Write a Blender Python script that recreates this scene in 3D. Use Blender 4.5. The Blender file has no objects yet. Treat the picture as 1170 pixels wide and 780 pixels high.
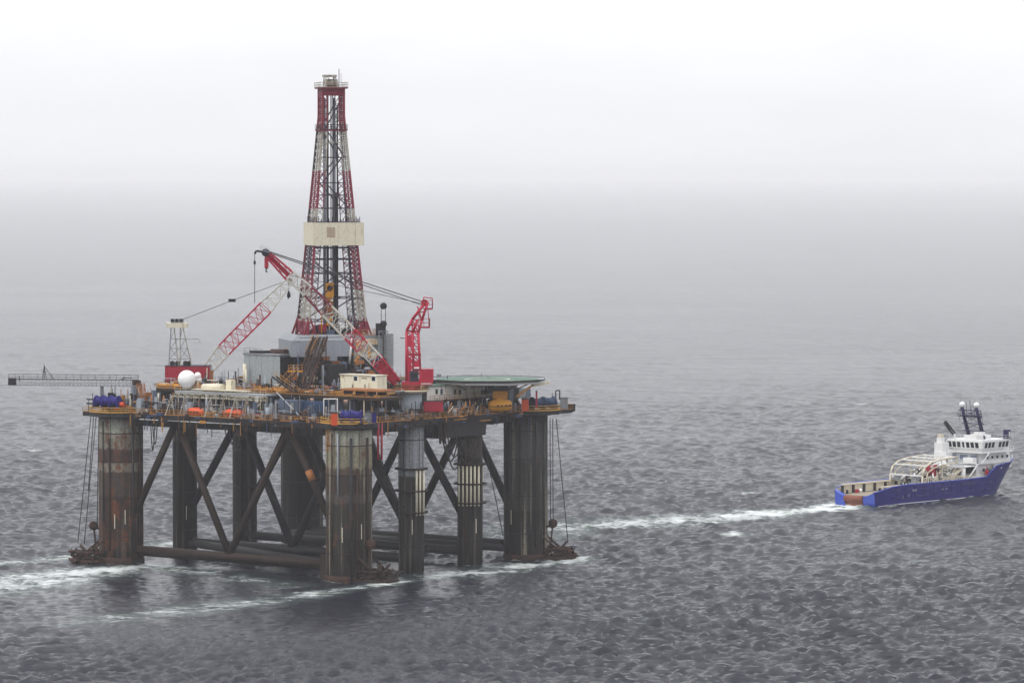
import bpy, bmesh, math, random
import numpy as np
from mathutils import Vector, Matrix
random.seed(7)
sc = bpy.context.scene
COL = sc.collection

# ------------------------------------------------------------------ camera
CAM_H, FPX = 93.0, 4560.0
PITCH = math.atan(190 / FPX)
cam = bpy.data.cameras.new("camera")
cam.sensor_width = 36.0
cam.lens = FPX / 1170 * 36
cam.clip_start, cam.clip_end = 1.0, 80000
camo = bpy.data.objects.new("camera", cam)
COL.objects.link(camo)
camo.location = (0, 0, CAM_H)
camo.rotation_euler = (math.pi / 2 - PITCH, 0, 0)
sc.camera = camo

# ------------------------------------------------------------------ overcast sky and soft sun
SUN_EL, SUN_AZ = math.radians(50), math.radians(235)
w = bpy.data.worlds.new("World")
sc.world = w
w.use_nodes = True
nt = w.node_tree
nt.nodes.clear()
sky = nt.nodes.new("ShaderNodeTexSky")
sky.sky_type = 'NISHITA'
sky.sun_disc = False
sky.sun_elevation = SUN_EL
sky.sun_rotation = SUN_AZ
bg1 = nt.nodes.new("ShaderNodeBackground"); bg1.inputs[1].default_value = 0.07
nt.links.new(sky.outputs[0], bg1.inputs[0])
bg2 = nt.nodes.new("ShaderNodeBackground")
bg2.inputs[0].default_value = (.962, .966, 1.0, 1); bg2.inputs[1].default_value = 1.12
# an overcast sky brightens evenly towards the zenith
tcw = nt.nodes.new("ShaderNodeTexCoord"); sxw = nt.nodes.new("ShaderNodeSeparateXYZ"); nt.links.new(tcw.outputs['Generated'], sxw.inputs[0])
mrw = nt.nodes.new("ShaderNodeMapRange"); nt.links.new(sxw.outputs[2], mrw.inputs[0])
mrw.inputs[3].default_value = 0.0; mrw.inputs[4].default_value = 1.05
mr2 = nt.nodes.new("ShaderNodeMapRange"); nt.links.new(sxw.outputs[2], mr2.inputs[0])
mr2.interpolation_type = 'SMOOTHSTEP'; mr2.inputs[1].default_value = -.005; mr2.inputs[2].default_value = .085; mr2.inputs[3].default_value = .935; mr2.inputs[4].default_value = 1.12
pww = nt.nodes.new("ShaderNodeMath"); pww.operation = 'POWER'; pww.inputs[1].default_value = 1.8; nt.links.new(mrw.outputs[0], pww.inputs[0])
adw = nt.nodes.new("ShaderNodeMath"); nt.links.new(pww.outputs[0], adw.inputs[0]); nt.links.new(mr2.outputs[0], adw.inputs[1])
# faint uneven cloud
cln = nt.nodes.new("ShaderNodeTexNoise"); cln.inputs['Scale'].default_value = 9; cln.inputs['Detail'].default_value = 4
clm = nt.nodes.new("ShaderNodeMapping"); clm.inputs['Scale'].default_value = (1, 1, 3.5)
nt.links.new(tcw.outputs['Generated'], clm.inputs[0]); nt.links.new(clm.outputs[0], cln.inputs['Vector'])
clr = nt.nodes.new("ShaderNodeMapRange"); nt.links.new(cln.outputs[0], clr.inputs[0]); clr.inputs[1].default_value = .3; clr.inputs[2].default_value = .7; clr.inputs[3].default_value = .955; clr.inputs[4].default_value = 1.045
clx = nt.nodes.new("ShaderNodeMath"); clx.operation = 'MULTIPLY'; nt.links.new(adw.outputs[0], clx.inputs[0]); nt.links.new(clr.outputs[0], clx.inputs[1])
nt.links.new(clx.outputs[0], bg2.inputs[1])
mx = nt.nodes.new("ShaderNodeMixShader"); mx.inputs[0].default_value = 0.88
nt.links.new(bg1.outputs[0], mx.inputs[1]); nt.links.new(bg2.outputs[0], mx.inputs[2])
wo = nt.nodes.new("ShaderNodeOutputWorld")
nt.links.new(mx.outputs[0], wo.inputs[0])
sl = bpy.data.lights.new("sun", 'SUN')
sl.energy = .9
sl.angle = math.radians(12)
sl.color = (1.0, 0.96, 0.9)
so = bpy.data.objects.new("sun", sl)
COL.objects.link(so)
# sky texture: rotation 0 = +Y, clockwise; light comes from behind the camera, a little left
sdir = Vector((math.sin(SUN_AZ) * math.cos(SUN_EL), math.cos(SUN_AZ) * math.cos(SUN_EL), math.sin(SUN_EL)))
so.rotation_euler = sdir.to_track_quat('Z', 'Y').to_euler()
sc.view_settings.view_transform = 'Standard'
sc.view_settings.look = 'None'
sc.view_settings.exposure = 0.16
sc.view_settings.gamma = 1.0
sc.cycles.max_bounces = 24
sc.cycles.volume_bounces = 24

# ------------------------------------------------------------------ measuring helpers
def ray(px, py):
    X = (px - 585) / FPX
    Y = (390 - py) / FPX
    return Vector((X, math.cos(PITCH) + Y * math.sin(PITCH), -math.sin(PITCH) + Y * math.cos(PITCH)))
def at(px, py, Y):            # point at distance Y in front of the camera's station
    d = ray(px, py)
    t = Y / d.y
    return Vector((d.x * t, Y, CAM_H + d.z * t))
def on(px, py, z=0.0):        # point on the level z
    d = ray(px, py)
    t = (z - CAM_H) / d.z
    return Vector((d.x * t, d.y * t, z))
# rig frame: origin at the near corner column, u runs to the right-hand corner, v to the left-hand corner
O = Vector((-37.5, 915.6, 0))
TH = math.radians(52.2)
U = Vector((math.cos(TH), math.sin(TH), 0))
V = Vector((-math.sin(TH), math.cos(TH), 0))
LU, LV = 66.6, 71.8
Zv = Vector((0, 0, 1))
def R(u, v, z=0.0):
    return O + U * u + V * v + Zv * z
def onv(px, u, py=None):      # v (and z) of the rig-frame plane u = const at picture column px
    k = ray(px, py if py else 500); kx = k.x / k.y
    v = (kx * (O.y + u * U.y) - O.x - u * U.x) / (V.x - kx * V.y)
    if py is None: return v
    P = R(u, v); return v, CAM_H + k.z * P.y / k.y
def onu(px, v, py=None):
    k = ray(px, py if py else 500); kx = k.x / k.y
    u = (kx * (O.y + v * V.y) - O.x - v * V.x) / (U.x - kx * U.y)
    if py is None: return u
    P = R(u, v); return u, CAM_H + k.z * P.y / k.y
def Wu(px, py, u):
    v, z = onv(px, u, py); return R(u, v, z)
def Wv(px, py, v):
    u, z = onu(px, v, py); return R(u, v, z)

# ------------------------------------------------------------------ mesh builder
WL = {}                       # world location of each object we link
class MB:
    def __init__(s): s.v = []; s.f = []; s.s = []
    def add(s, vs, fs, smooth=False):
        n = len(s.v); s.v += [tuple(p) for p in vs]
        for f in fs: s.f.append([n + i for i in f]); s.s.append(smooth)
        return s
    def obox(s, c, ax, ay, az):            # centre and three half-axis vectors
        vs = [c + ax * i + ay * j + az * k for k in (-1, 1) for j in (-1, 1) for i in (-1, 1)]
        return s.add(vs, [(0, 2, 3, 1), (4, 5, 7, 6), (0, 1, 5, 4), (2, 6, 7, 3), (0, 4, 6, 2), (1, 3, 7, 5)])
    def box(s, u0, u1, v0, v1, z0, z1):    # box in the rig frame
        c = R((u0 + u1) / 2, (v0 + v1) / 2, (z0 + z1) / 2)
        return s.obox(c, U * (abs(u1 - u0) / 2), V * (abs(v1 - v0) / 2), Zv * (abs(z1 - z0) / 2))
    def cyl(s, a, b, r0, r1=None, n=10, caps=True, smooth=True):
        a = Vector(a); b = Vector(b); r1 = r0 if r1 is None else r1
        d = b - a
        if d.length < 1e-6: return s
        d.normalize()
        x = d.cross(Vector((0, 0, 1)) if abs(d.z) < .95 else Vector((1, 0, 0))).normalized(); y = d.cross(x)
        vs = []
        for p, r in ((a, r0), (b, r1)):
            for i in range(n):
                t = 2 * math.pi * (i + .5) / n
                vs.append(p + x * (r * math.cos(t)) + y * (r * math.sin(t)))
        s.add(vs, [(i, (i + 1) % n, n + (i + 1) % n, n + i) for i in range(n)], smooth)
        if caps:
            m = len(s.v) - 2 * n
            s.f.append([m + i for i in range(n)][::-1]); s.s.append(False)
            s.f.append([m + n + i for i in range(n)]); s.s.append(False)
        return s
    def bar(s, a, b, r): return s.cyl(a, b, r, n=4, smooth=False)
    def path(s, pts, r, n=5):
        for a, b in zip(pts, pts[1:]): s.cyl(a, b, r, n=n)
        return s
    def lathe(s, base, prof, n=32, axis=None, smooth=True):   # profile of (radius, height)
        ax = (axis or Zv).normalized()
        x = ax.cross(Vector((0, 0, 1)) if abs(ax.z) < .95 else Vector((1, 0, 0))).normalized(); y = ax.cross(x)
        vs = []
        for r, h in prof:
            for i in range(n):
                t = 2 * math.pi * i / n
                vs.append(base + ax * h + x * (r * math.cos(t)) + y * (r * math.sin(t)))
        fs = []
        for k in range(len(prof) - 1):
            for i in range(n):
                j = (i + 1) % n
                fs.append((k * n + i, k * n + j, (k + 1) * n + j, (k + 1) * n + i))
        s.add(vs, fs, smooth)
        m = len(s.v) - len(vs)
        s.f.append([m + i for i in range(n)][::-1]); s.s.append(False)
        s.f.append([m + (len(prof) - 1) * n + i for i in range(n)]); s.s.append(False)
        return s
    def ball(s, c, r, n=20, sc_=(1, 1, 1)):
        vs = []; m = n // 2; fs = []
        for k in range(1, m):
            ph = math.pi * k / m
            for i in range(n):
                t = 2 * math.pi * i / n
                vs.append(c + Vector((r * sc_[0] * math.sin(ph) * math.cos(t), r * sc_[1] * math.sin(ph) * math.sin(t), r * sc_[2] * math.cos(ph))))
        top = len(vs); vs += [c + Zv * r * sc_[2], c - Zv * r * sc_[2]]
        for k in range(m - 2):
            for i in range(n):
                j = (i + 1) % n
                fs.append((k * n + i, (k + 1) * n + i, (k + 1) * n + j, k * n + j))
        for i in range(n):
            j = (i + 1) % n
            fs.append((top, i, j)); fs.append((top + 1, (m - 2) * n + j, (m - 2) * n + i))
        return s.add(vs, fs, True)
    def prism(s, pts, z0, z1):             # horizontal polygon of world points
        n = len(pts)
        vs = [Vector((p.x, p.y, z0)) for p in pts] + [Vector((p.x, p.y, z1)) for p in pts]
        return s.add(vs, [tuple(range(n))[::-1], tuple(range(n, 2 * n))] + [(i, (i + 1) % n, n + (i + 1) % n, n + i) for i in range(n)])
    def rail(s, pts, h=1.2, step=1.8, r=.065, closed=False):
        P = list(pts) + ([pts[0]] if closed else [])
        for a, b in zip(P, P[1:]):
            L = (b - a).length; n = max(1, int(L / step))
            for i in range(n + 1):
                p = a.lerp(b, i / n); s.bar(p, p + Zv * h, r)
            for hh in (h, h * .52): s.bar(a + Zv * hh, b + Zv * hh, r)
            s.bar(a + Zv * .1, b + Zv * .1, r * 1.6)
        return s
    def truss(s, a, b, w0, h0, w1, h1, n, side, rc=.12, rl=.06, ends=True):
        # four-chord lattice beam from a to b; side = unit vector of its width
        d = (b - a); L = d.length; d = d / L
        sd = (side - d * side.dot(d)).normalized(); up = sd.cross(d).normalized()
        def ring(t):
            c = a + d * (L * t); ww = w0 + (w1 - w0) * t; hh = h0 + (h1 - h0) * t
            return [c + sd * (ww / 2 * i) + up * (hh / 2 * j) for i, j in ((-1, -1), (1, -1), (1, 1), (-1, 1))]
        rs = [ring(i / n) for i in range(n + 1)]
        for k in range(4): s.bar(rs[0][k], rs[-1][k], rc)
        for i in range(n):
            for k in range(4):
                j = (k + 1) % 4
                if i % 2: s.bar(rs[i][k], rs[i + 1][j], rl)
                else: s.bar(rs[i][j], rs[i + 1][k], rl)
                s.bar(rs[i][k], rs[i][j], rl)
        if ends:
            for k in range(4): s.bar(rs[-1][k], rs[-1][(k + 1) % 4], rl)
        return s
    def build(s, name, mat, parent=None, base=None, label=None, cat=None, group=None, kind=None, flat=False):
        me = bpy.data.meshes.new(name)
        if parent is not None: loc = WL[parent.name]
        elif base is not None: loc = Vector(base)
        else:
            a = np.array(s.v); loc = Vector(((a[:, 0].min() + a[:, 0].max()) / 2, (a[:, 1].min() + a[:, 1].max()) / 2, a[:, 2].min()))
        me.from_pydata([tuple(Vector(p) - loc) for p in s.v], [], s.f)
        me.polygons.foreach_set("use_smooth", [bool(x) and not flat for x in s.s])
        me.materials.append(mat)
        me.update()
        o = bpy.data.objects.new(name, me)
        COL.objects.link(o)
        WL[o.name] = loc
        if parent is not None: o.parent = parent
        else: o.location = loc
        tag(o, label, cat, group, kind)
        return o
def tag(o, label=None, cat=None, group=None, kind=None):
    if label: o['label'] = label
    if cat: o['category'] = cat
    if group: o['group'] = group
    if kind: o['kind'] = kind
def thing(name, label, cat, loc, group=None):
    o = bpy.data.objects.new(name, None)
    o.empty_display_size = .5
    COL.objects.link(o); o.location = loc; WL[o.name] = Vector(loc)
    tag(o, label, cat, group)
    return o

# ------------------------------------------------------------------ materials
def _mix(nt, fac, a, b, mode='MIX'):
    m = nt.nodes.new("ShaderNodeMix"); m.data_type = 'RGBA'; m.blend_type = mode
    for sock, val in ((m.inputs[0], fac), (m.inputs[6], a), (m.inputs[7], b)):
        if isinstance(val, bpy.types.NodeSocket): nt.links.new(val, sock)
        elif isinstance(val, (int, float)): sock.default_value = val
        else: sock.default_value = (*val, 1)
    return m.outputs[2]
def _noise(nt, vec, scale, detail=5, rough=.6):
    n = nt.nodes.new("ShaderNodeTexNoise"); n.inputs['Scale'].default_value = scale
    n.inputs['Detail'].default_value = detail; n.inputs['Roughness'].default_value = rough
    nt.links.new(vec, n.inputs['Vector']); return n.outputs[0]
def _map(nt, vec, scale, loc=(0, 0, 0)):
    n = nt.nodes.new("ShaderNodeMapping"); n.inputs['Scale'].default_value = scale; n.inputs['Location'].default_value = loc
    nt.links.new(vec, n.inputs['Vector']); return n.outputs[0]
def _range(nt, v, a, b, c=0.0, d=1.0, smooth=True):
    n = nt.nodes.new("ShaderNodeMapRange"); n.interpolation_type = 'SMOOTHSTEP' if smooth else 'LINEAR'
    nt.links.new(v, n.inputs[0])
    for i, x in zip((1, 2, 3, 4), (a, b, c, d)): n.inputs[i].default_value = x
    return n.outputs[0]
def _math(nt, op, a, b):
    n = nt.nodes.new("ShaderNodeMath"); n.operation = op
    for i, x in enumerate((a, b)):
        if isinstance(x, (int, float)): n.inputs[i].default_value = x
        else: nt.links.new(x, n.inputs[i])
    return n.outputs[0]
def newmat(name):
    m = bpy.data.materials.new(name); m.use_nodes = True
    nt = m.node_tree; return m, nt, nt.nodes['Principled BSDF']
def paint(name, col, rust=.35, rough=.55, rcol=(.16, .06, .03), dirt=.5, sc_=1.0, metal=0):
    m, nt, b = newmat(name)
    tc = nt.nodes.new("ShaderNodeTexCoord").outputs['Object']
    st = _map(nt, tc, (1, 1, .22), (random.random() * 9, random.random() * 9, 0))
    n1 = _noise(nt, st, .9 * sc_, 7, .65)
    n2 = _noise(nt, tc, 3.5 * sc_, 4)
    c = _mix(nt, _range(nt, n2, .3, .75, 0, dirt), col, tuple(x * .45 for x in col))
    c = _mix(nt, _range(nt, n1, .66 - .3 * rust, .78 - .22 * rust, 0, .9), c, rcol)
    nt.links.new(c, b.inputs['Base Color'])
    b.inputs['Specular IOR Level'].default_value = .25 if max(col) < .1 else .4; b.inputs['Roughness'].default_value = rough; b.inputs['Metallic'].default_value = metal
    bp = nt.nodes.new("ShaderNodeBump"); bp.inputs['Strength'].default_value = .25; bp.inputs['Distance'].default_value = .1
    nt.links.new(n1, bp.inputs['Height']); nt.links.new(bp.outputs[0], b.inputs['Normal'])
    return m
def banded(name, stops, rust=.4, rcol=(.13, .045, .02), streak=.6, jag=2.0, seed=0, pale=(.34, .3, .22), pale_amt=.3):
    # weathered column: paint bands by height, vertical streaks, rust, plate seams
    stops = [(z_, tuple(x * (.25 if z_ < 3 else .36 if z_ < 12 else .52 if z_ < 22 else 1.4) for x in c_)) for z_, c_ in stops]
    m, nt, b = newmat(name)
    tc = nt.nodes.new("ShaderNodeTexCoord").outputs['Object']
    tc = _map(nt, tc, (1, 1, 1), (seed * 13.7, seed * 5.1, 0))
    sx = nt.nodes.new("ShaderNodeSeparateXYZ"); nt.links.new(tc, sx.inputs[0])
    n0 = _noise(nt, _map(nt, tc, (1, 1, .35)), .55, 6, .7)
    z = _math(nt, 'ADD', sx.outputs[2], _math(nt, 'MULTIPLY', _math(nt, 'SUBTRACT', n0, .5), jag * 2))
    rp = nt.nodes.new("ShaderNodeValToRGB"); nt.links.new(_range(nt, z, 0, 40, 0, 1, False), rp.inputs[0])
    el = rp.color_ramp.elements
    while len(el) > 1: el.remove(el[0])
    first = True; prev = None
    for zz, c in stops:
        if first: el[0].position = 0; el[0].color = (*c, 1); first = False
        else:
            e = el.new(max(0, zz - .25) / 40); e.color = (*prev, 1)
            e = el.new((zz + .25) / 40); e.color = (*c, 1)
        prev = c
    base = rp.outputs[0]
    sv = _noise(nt, _map(nt, tc, (1, 1, .03)), 1.1, 6, .65)
    c = _mix(nt, _range(nt, sv, .36, .72, 0, streak), base, (.012, .011, .011))
    sv2 = _noise(nt, _map(nt, tc, (1, 1, .025), (3, 8, 1)), .75, 5, .6)
    c = _mix(nt, _range(nt, sv2, .53, .66, 0, pale_amt), c, pale)
    n3 = _noise(nt, _map(nt, tc, (1, 1, .45), (5, 1, 2)), .42, 9, .75)
    c = _mix(nt, _range(nt, n3, .64 - .25 * rust, .76 - .2 * rust, 0, .9), c, rcol)
    n4 = _noise(nt, tc, 2.2, 6, .7)
    c = _mix(nt, _range(nt, n4, .3, .75, 0, .6), c, (.014, .012, .012))
    nt.links.new(c, b.inputs['Base Color'])
    b.inputs['Roughness'].default_value = .75; b.inputs['Specular IOR Level'].default_value = .2
    bp = nt.nodes.new("ShaderNodeBump"); bp.inputs['Strength'].default_value = .5; bp.inputs['Distance'].default_value = .25
    nt.links.new(_math(nt, 'ADD', n4, sv), bp.inputs['Height']); nt.links.new(bp.outputs[0], b.inputs['Normal'])
    return m
M = dict(
    white=paint('white_paint', (.72, .71, .66), .35, .5, (.2, .1, .05), .35),
    clean=paint('clean_white', (.8, .8, .79), .0, .4, dirt=.12),
    cream=paint('cream_paint', (.66, .61, .47), .33, .6, (.3, .17, .08), .3, .6),
    red=paint('red_paint', (.36, .008, .03), .2, .5, (.12, .02, .02), .35),
    brightred=paint('bright_red_paint', (.42, .004, .035), .22, .45, (.3, .02, .03), .2),
    derred=paint('derrick_red', (.20, .010, .032), .5, .6, (.12, .025, .02), .5),
    derdark=paint('derrick_dark', (.045, .03, .05), .3, .6, (.12, .03, .03), .5),
    derwhite=paint('derrick_white', (.40, .38, .32), .6, .6, (.13, .08, .05), .8),
    grey=paint('grey_paint', (.24, .26, .28), .25, .6, (.13, .08, .05), .45),
    lgrey=paint('light_grey_paint', (.30, .33, .37), .2, .6, (.2, .14, .09), .4),
    wallgrey=paint('cladding_grey', (.30, .33, .34), .22, .55, (.22, .15, .08), .3, .5),
    dark=paint('dark_steel', (.018, .018, .022), .3, .6, (.09, .035, .02), .4),
    black=paint('black_rubber', (.015, .015, .018), .0, .5, dirt=.2),
    rust=paint('rusty_steel', (.04, .02, .014), .5, .75, (.09, .035, .018), .6),
    rusto=paint('orange_rust', (.36, .13, .035), .4, .7, (.15, .06, .03), .5),
    brown=paint('brown_steel', (.026, .014, .010), .45, .7, (.035, .022, .018), .5),
    yellow=paint('yellow_paint', (.75, .33, .015), .25, .55, (.3, .12, .03), .35),
    yrail=paint('yellow_rail', (.42, .19, .03), .4, .55, (.32, .12, .03), .4),
    orange=paint('orange_paint', (.62, .07, .01), .1, .45, (.5, .06, .02), .2),
    blue=paint('deep_blue_paint', (.012, .008, .20), .1, .5, (.03, .02, .06), .4),
    teal=paint('dark_blue_paint', (.02, .05, .12), .15, .5, (.05, .05, .05), .4),
    bluegrey=paint('blue_grey_paint', (.10, .13, .19), .3, .6, (.1, .06, .05), .5),
    green=paint('green_deck', (.07, .14, .10), .1, .7, (.25, .25, .22), .4, .3),
    deck=paint('weathered_deck', (.09, .06, .045), .4, .8, (.2, .09, .045), .6, .5),
    hull=paint('ship_blue', (.010, .006, .155), .22, .4, (.03, .015, .07), .4, .5),
    hullhi=paint('ship_light_blue', (.04, .08, .42), .05, .4, (.1, .08, .3), .2, .4),
    mast=paint('mast_blue', (.01, .012, .06), .0, .4, dirt=.2),
    shipw=paint('ship_white', (.76, .76, .75), .2, .4, (.42, .34, .26), .3),
    shipc=paint('ship_cream', (.62, .56, .44), .25, .55, (.3, .2, .12), .3),
    wood=paint('deck_timber', (.30, .26, .20), .25, .8, (.15, .1, .07), .4),
    glass=paint('window_glass', (.012, .016, .024), .0, .08, dirt=.1),
    pipe=paint('drill_pipe', (.22, .24, .30), .25, .4, (.1, .07, .06), .5),
    wire=paint('wire_rope', (.03, .028, .03), .1, .6, dirt=.2),
)
M['cabin'] = paint('cabin_white', (.74, .69, .52), .38, .5, (.33, .16, .06), .2)
M['boomwhite'] = paint('boom_white', (.56, .54, .48), .35, .5, (.25, .14, .08), .3)
M['rail2'] = paint('bright_rail', (.66, .36, .06), .2, .5, (.4, .16, .04), .2)
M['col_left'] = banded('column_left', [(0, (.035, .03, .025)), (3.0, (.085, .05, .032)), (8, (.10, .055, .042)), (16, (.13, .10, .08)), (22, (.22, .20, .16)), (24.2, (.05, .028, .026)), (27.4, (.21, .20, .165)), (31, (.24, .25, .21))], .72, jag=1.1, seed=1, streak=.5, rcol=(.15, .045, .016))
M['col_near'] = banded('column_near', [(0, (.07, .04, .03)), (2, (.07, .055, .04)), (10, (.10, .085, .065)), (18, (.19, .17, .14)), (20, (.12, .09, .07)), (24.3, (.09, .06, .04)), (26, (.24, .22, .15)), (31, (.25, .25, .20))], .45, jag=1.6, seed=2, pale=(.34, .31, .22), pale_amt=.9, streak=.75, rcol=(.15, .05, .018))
M['col_right'] = banded('column_right', [(0, (.08, .045, .03)), (2.2, (.06, .055, .045)), (12, (.095, .09, .08)), (24, (.06, .058, .058)), (30, (.05, .048, .05))], .2, jag=2, seed=3, pale=(.30, .27, .2), pale_amt=.95, streak=.7)
M['col_grey'] = banded('column_grey', [(0, (.03, .026, .023)), (4, (.035, .03, .028)), (14, (.05, .043, .04)), (21, (.09, .075, .06)), (22.6, (.25, .27, .29)), (31, (.22, .24, .25))], .15, jag=.7, seed=4, streak=.6)
M['col_dark'] = banded('column_dark', [(0, (.03, .024, .02)), (5, (.025, .023, .022)), (18, (.035, .03, .027)), (26, (.045, .036, .032)), (32, (.06, .045, .04))], .25, jag=2, seed=5, rcol=(.05, .025, .018))
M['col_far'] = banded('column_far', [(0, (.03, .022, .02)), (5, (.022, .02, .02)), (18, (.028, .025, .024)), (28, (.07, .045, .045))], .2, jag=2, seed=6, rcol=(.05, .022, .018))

# ------------------------------------------------------------------ columns of the rig (positions are needed by the sea as well)
RB, RS = 5.35, 3.0
S1u, S2u = onu(470, 0), onu(537, 0)
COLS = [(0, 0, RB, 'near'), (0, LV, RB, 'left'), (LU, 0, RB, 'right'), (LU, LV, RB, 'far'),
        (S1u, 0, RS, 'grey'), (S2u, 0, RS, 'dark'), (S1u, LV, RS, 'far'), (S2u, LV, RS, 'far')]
# supply vessel frame
ST = on(1001, 579)
HD = math.radians(46.2)
SH = Vector((math.cos(HD), math.sin(HD), 0)); SN = Vector((math.sin(HD), -math.cos(HD), 0))   # ahead, and towards starboard (near side)
SO = ST - SN * 7.9
def S(x, y, z): return SO + SH * (x * 1.19) + SN * (y * 1.13) + Zv * z

# ------------------------------------------------------------------ sea
def make_sea():
    d = [-3000, -1000, 0, 300, 500]
    r = 600.0
    while r < 4000: d.append(r); r *= 1.0015
    while r < 60000: d.append(r); r *= 1.03
    d = np.array(d)
    k = np.concatenate([[-6, -2, -1, -.5, -.3, -.22], np.linspace(-.165, .165, 640), [.22, .3, .5, 1, 2, 6]])
    K, D = np.meshgrid(k, d)
    X = K * np.maximum(D, 600); Y = D + 0 * K
    Z = np.zeros_like(X)
    rng = np.random.default_rng(3)
    main = math.radians(80)
    fade = np.clip((.2 - abs(K)) / .04, 0, 1) * np.clip((D - 560) / 60, 0, 1) * np.clip((4000 - D) / 1800, 0, 1) * np.clip(1.3 - (D - 700) / 1000, .2, 1.3)
    for i in range(140):
        lam = 1.9 * (3.4 ** rng.random())
        th = main + rng.normal() * .5
        kk = 2 * math.pi / lam
        amp = .0128 * lam ** .76
        ph = rng.random() * 6.283
        a = kk * (X * math.cos(th) + Y * math.sin(th)) + ph
        lim = np.clip(2.2 - (D * .0015 * 2.2) / lam, 0, 1)
        Z += amp * lim * (np.sin(a) + .22 * np.cos(2 * a))
    # patchiness
    Z *= fade * (1 + .25 * np.sin(X * .031 + 1.7 * np.sin(Y * .011)) * np.sin(Y * .017))
    # long low swell under the chop
    for lam, th, a_ in ((34, 1.2, .16), (52, 1.62, .2), (23, .95, .1)):
        Z += a_ * fade * np.sin(2 * math.pi / lam * (X * math.cos(th) + Y * math.sin(th)) + lam)
    # the sea is smoother in the lee of the legs
    rc = R(LU * .35, LV * .5)
    q_ = np.sqrt(((X - rc.x + 4) / 62) ** 2 + ((Y - rc.y + 62) / 115) ** 2)
    calm = np.exp(-q_ ** 4)
    Z *= (1 - .72 * calm)
    foam = np.zeros_like(Z)
    def blob(p, rad, amt, sy=1.0):
        nonlocal foam
        q = np.sqrt((X - p.x) ** 2 + ((Y - p.y) / sy) ** 2)
        foam = np.maximum(foam, amt * np.exp(-(q / rad) ** 2))
    def streak(pts, ws, amts):
        nonlocal foam
        for (a, b), (w0, w1), (a0, a1) in zip(zip(pts, pts[1:]), zip(ws, ws[1:]), zip(amts, amts[1:])):
            dx, dy = b.x - a.x, b.y - a.y; L2 = dx * dx + dy * dy
            t = np.clip(((X - a.x) * dx + (Y - a.y) * dy) / L2, 0, 1)
            q = np.hypot(X - a.x - t * dx, Y - a.y - t * dy)
            foam = np.maximum(foam, (a0 + (a1 - a0) * t) * np.exp(-(q / (w0 + (w1 - w0) * t)) ** 2))
    g = on
    for u, v, rr, nm in COLS:
        c = R(u, v)
        q = np.hypot(X - c.x, Y - c.y)
        foam = np.maximum(foam, .8 * np.exp(-np.clip(q - rr, 0, 99) / 1.6))
    # wake of the vessel
    streak([S(0, 0, 0), g(900, 586), g(820, 591), g(740, 597), g(670, 601), g(600, 612)], [9, 12, 15, 20, 28, 30], [1.1, .98, .88, .82, .74, .5])
    streak([g(800, 588), g(700, 592), g(650, 596)], [5, 5, 8], [.6, .6, .5])
    streak([S(0, 7.6, 0), S(25, 8.5, 0), S(52, 5, 0), S(60, 9, 0)], [1.2, 1.2, 2, 2], [.85, .6, .9, .5])
    streak([S(2, -5, 0), S(-8, -4, 0)], [6, 6], [1.1, .9])
    # foam trailing from the columns
    streak([g(168, 645), g(110, 652), g(60, 660), g(-20, 672), g(-120, 690)], [6, 13, 19, 22, 24], [.85, .9, .84, .78, .6])
    streak([g(100, 634), g(40, 640), g(-60, 648)], [5, 9, 12], [.7, .72, .62])
    streak([g(455, 664), g(400, 672), g(345, 680), g(250, 692), g(150, 705), g(90, 712)], [4, 5, 9, 11, 12, 13], [.98, .8, .7, .66, .6, .5])
    streak([g(662, 638), g(600, 648), g(540, 654), g(440, 662)], [5, 9, 11, 9], [.95, .86, .84, .7])
    streak([g(330, 668), g(240, 655), g(170, 646)], [10, 12, 10], [.55, .6, .7])
    streak([g(560, 632), g(500, 640)], [6, 7], [.7, .6])
    streak([g(232, 618), g(172, 622)], [5, 7], [.75, .75])
    streak([g(425, 622), g(370, 614), g(330, 610)], [5, 5, 5], [.75, .7, .7])
    for px, py, a in ((838, 611, .95), (852, 563, .8), (700, 563, .6), (40, 515, .8), (985, 462, .7), (1170, 700, .5), (820, 330, .7), (60, 300, .7), (780, 500, .6), (35, 360, .7), (915, 455, .65), (620, 545, .6), (1050, 640, .5), (735, 710, .5)):
        blob(g(px, py), 4.5, a, 1.6)
    n, m = X.shape
    co = np.stack([X, Y, Z], -1).reshape(-1, 3)
    idx = np.arange(n * m).reshape(n, m)
    q = np.stack([idx[:-1, :-1], idx[:-1, 1:], idx[1:, 1:], idx[1:, :-1]], -1).reshape(-1, 4)
    me = bpy.data.meshes.new("sea")
    me.vertices.add(len(co)); me.vertices.foreach_set("co", co.ravel())
    me.loops.add(q.size); me.loops.foreach_set("vertex_index", q.ravel())
    me.polygons.add(len(q)); me.polygons.foreach_set("loop_start", np.arange(len(q)) * 4)
    me.polygons.foreach_set("loop_total", np.full(len(q), 4)); me.polygons.foreach_set("use_smooth", np.ones(len(q), bool))
    me.update(calc_edges=True)
    at_ = me.attributes.new("foam", 'FLOAT', 'POINT'); at_.data.foreach_set("value", foam.ravel())
    a2_ = me.attributes.new("calm", 'FLOAT', 'POINT'); a2_.data.foreach_set("value", calm.ravel())
    m_, nt, b = newmat('sea_water')
    geo = nt.nodes.new("ShaderNodeNewGeometry").outputs['Position']
    att = nt.nodes.new("ShaderNodeAttribute"); att.attribute_name = 'foam'; fo = att.outputs['Fac']
    cat_ = nt.nodes.new("ShaderNodeAttribute"); cat_.attribute_name = 'calm'; cm_ = cat_.outputs['Fac']
    # wave elongation runs across the wind
    wv = nt.nodes.new("ShaderNodeMapping"); wv.inputs['Rotation'].default_value = (0, 0, math.radians(-12)); wv.inputs['Scale'].default_value = (.32, 1, 1)
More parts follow.
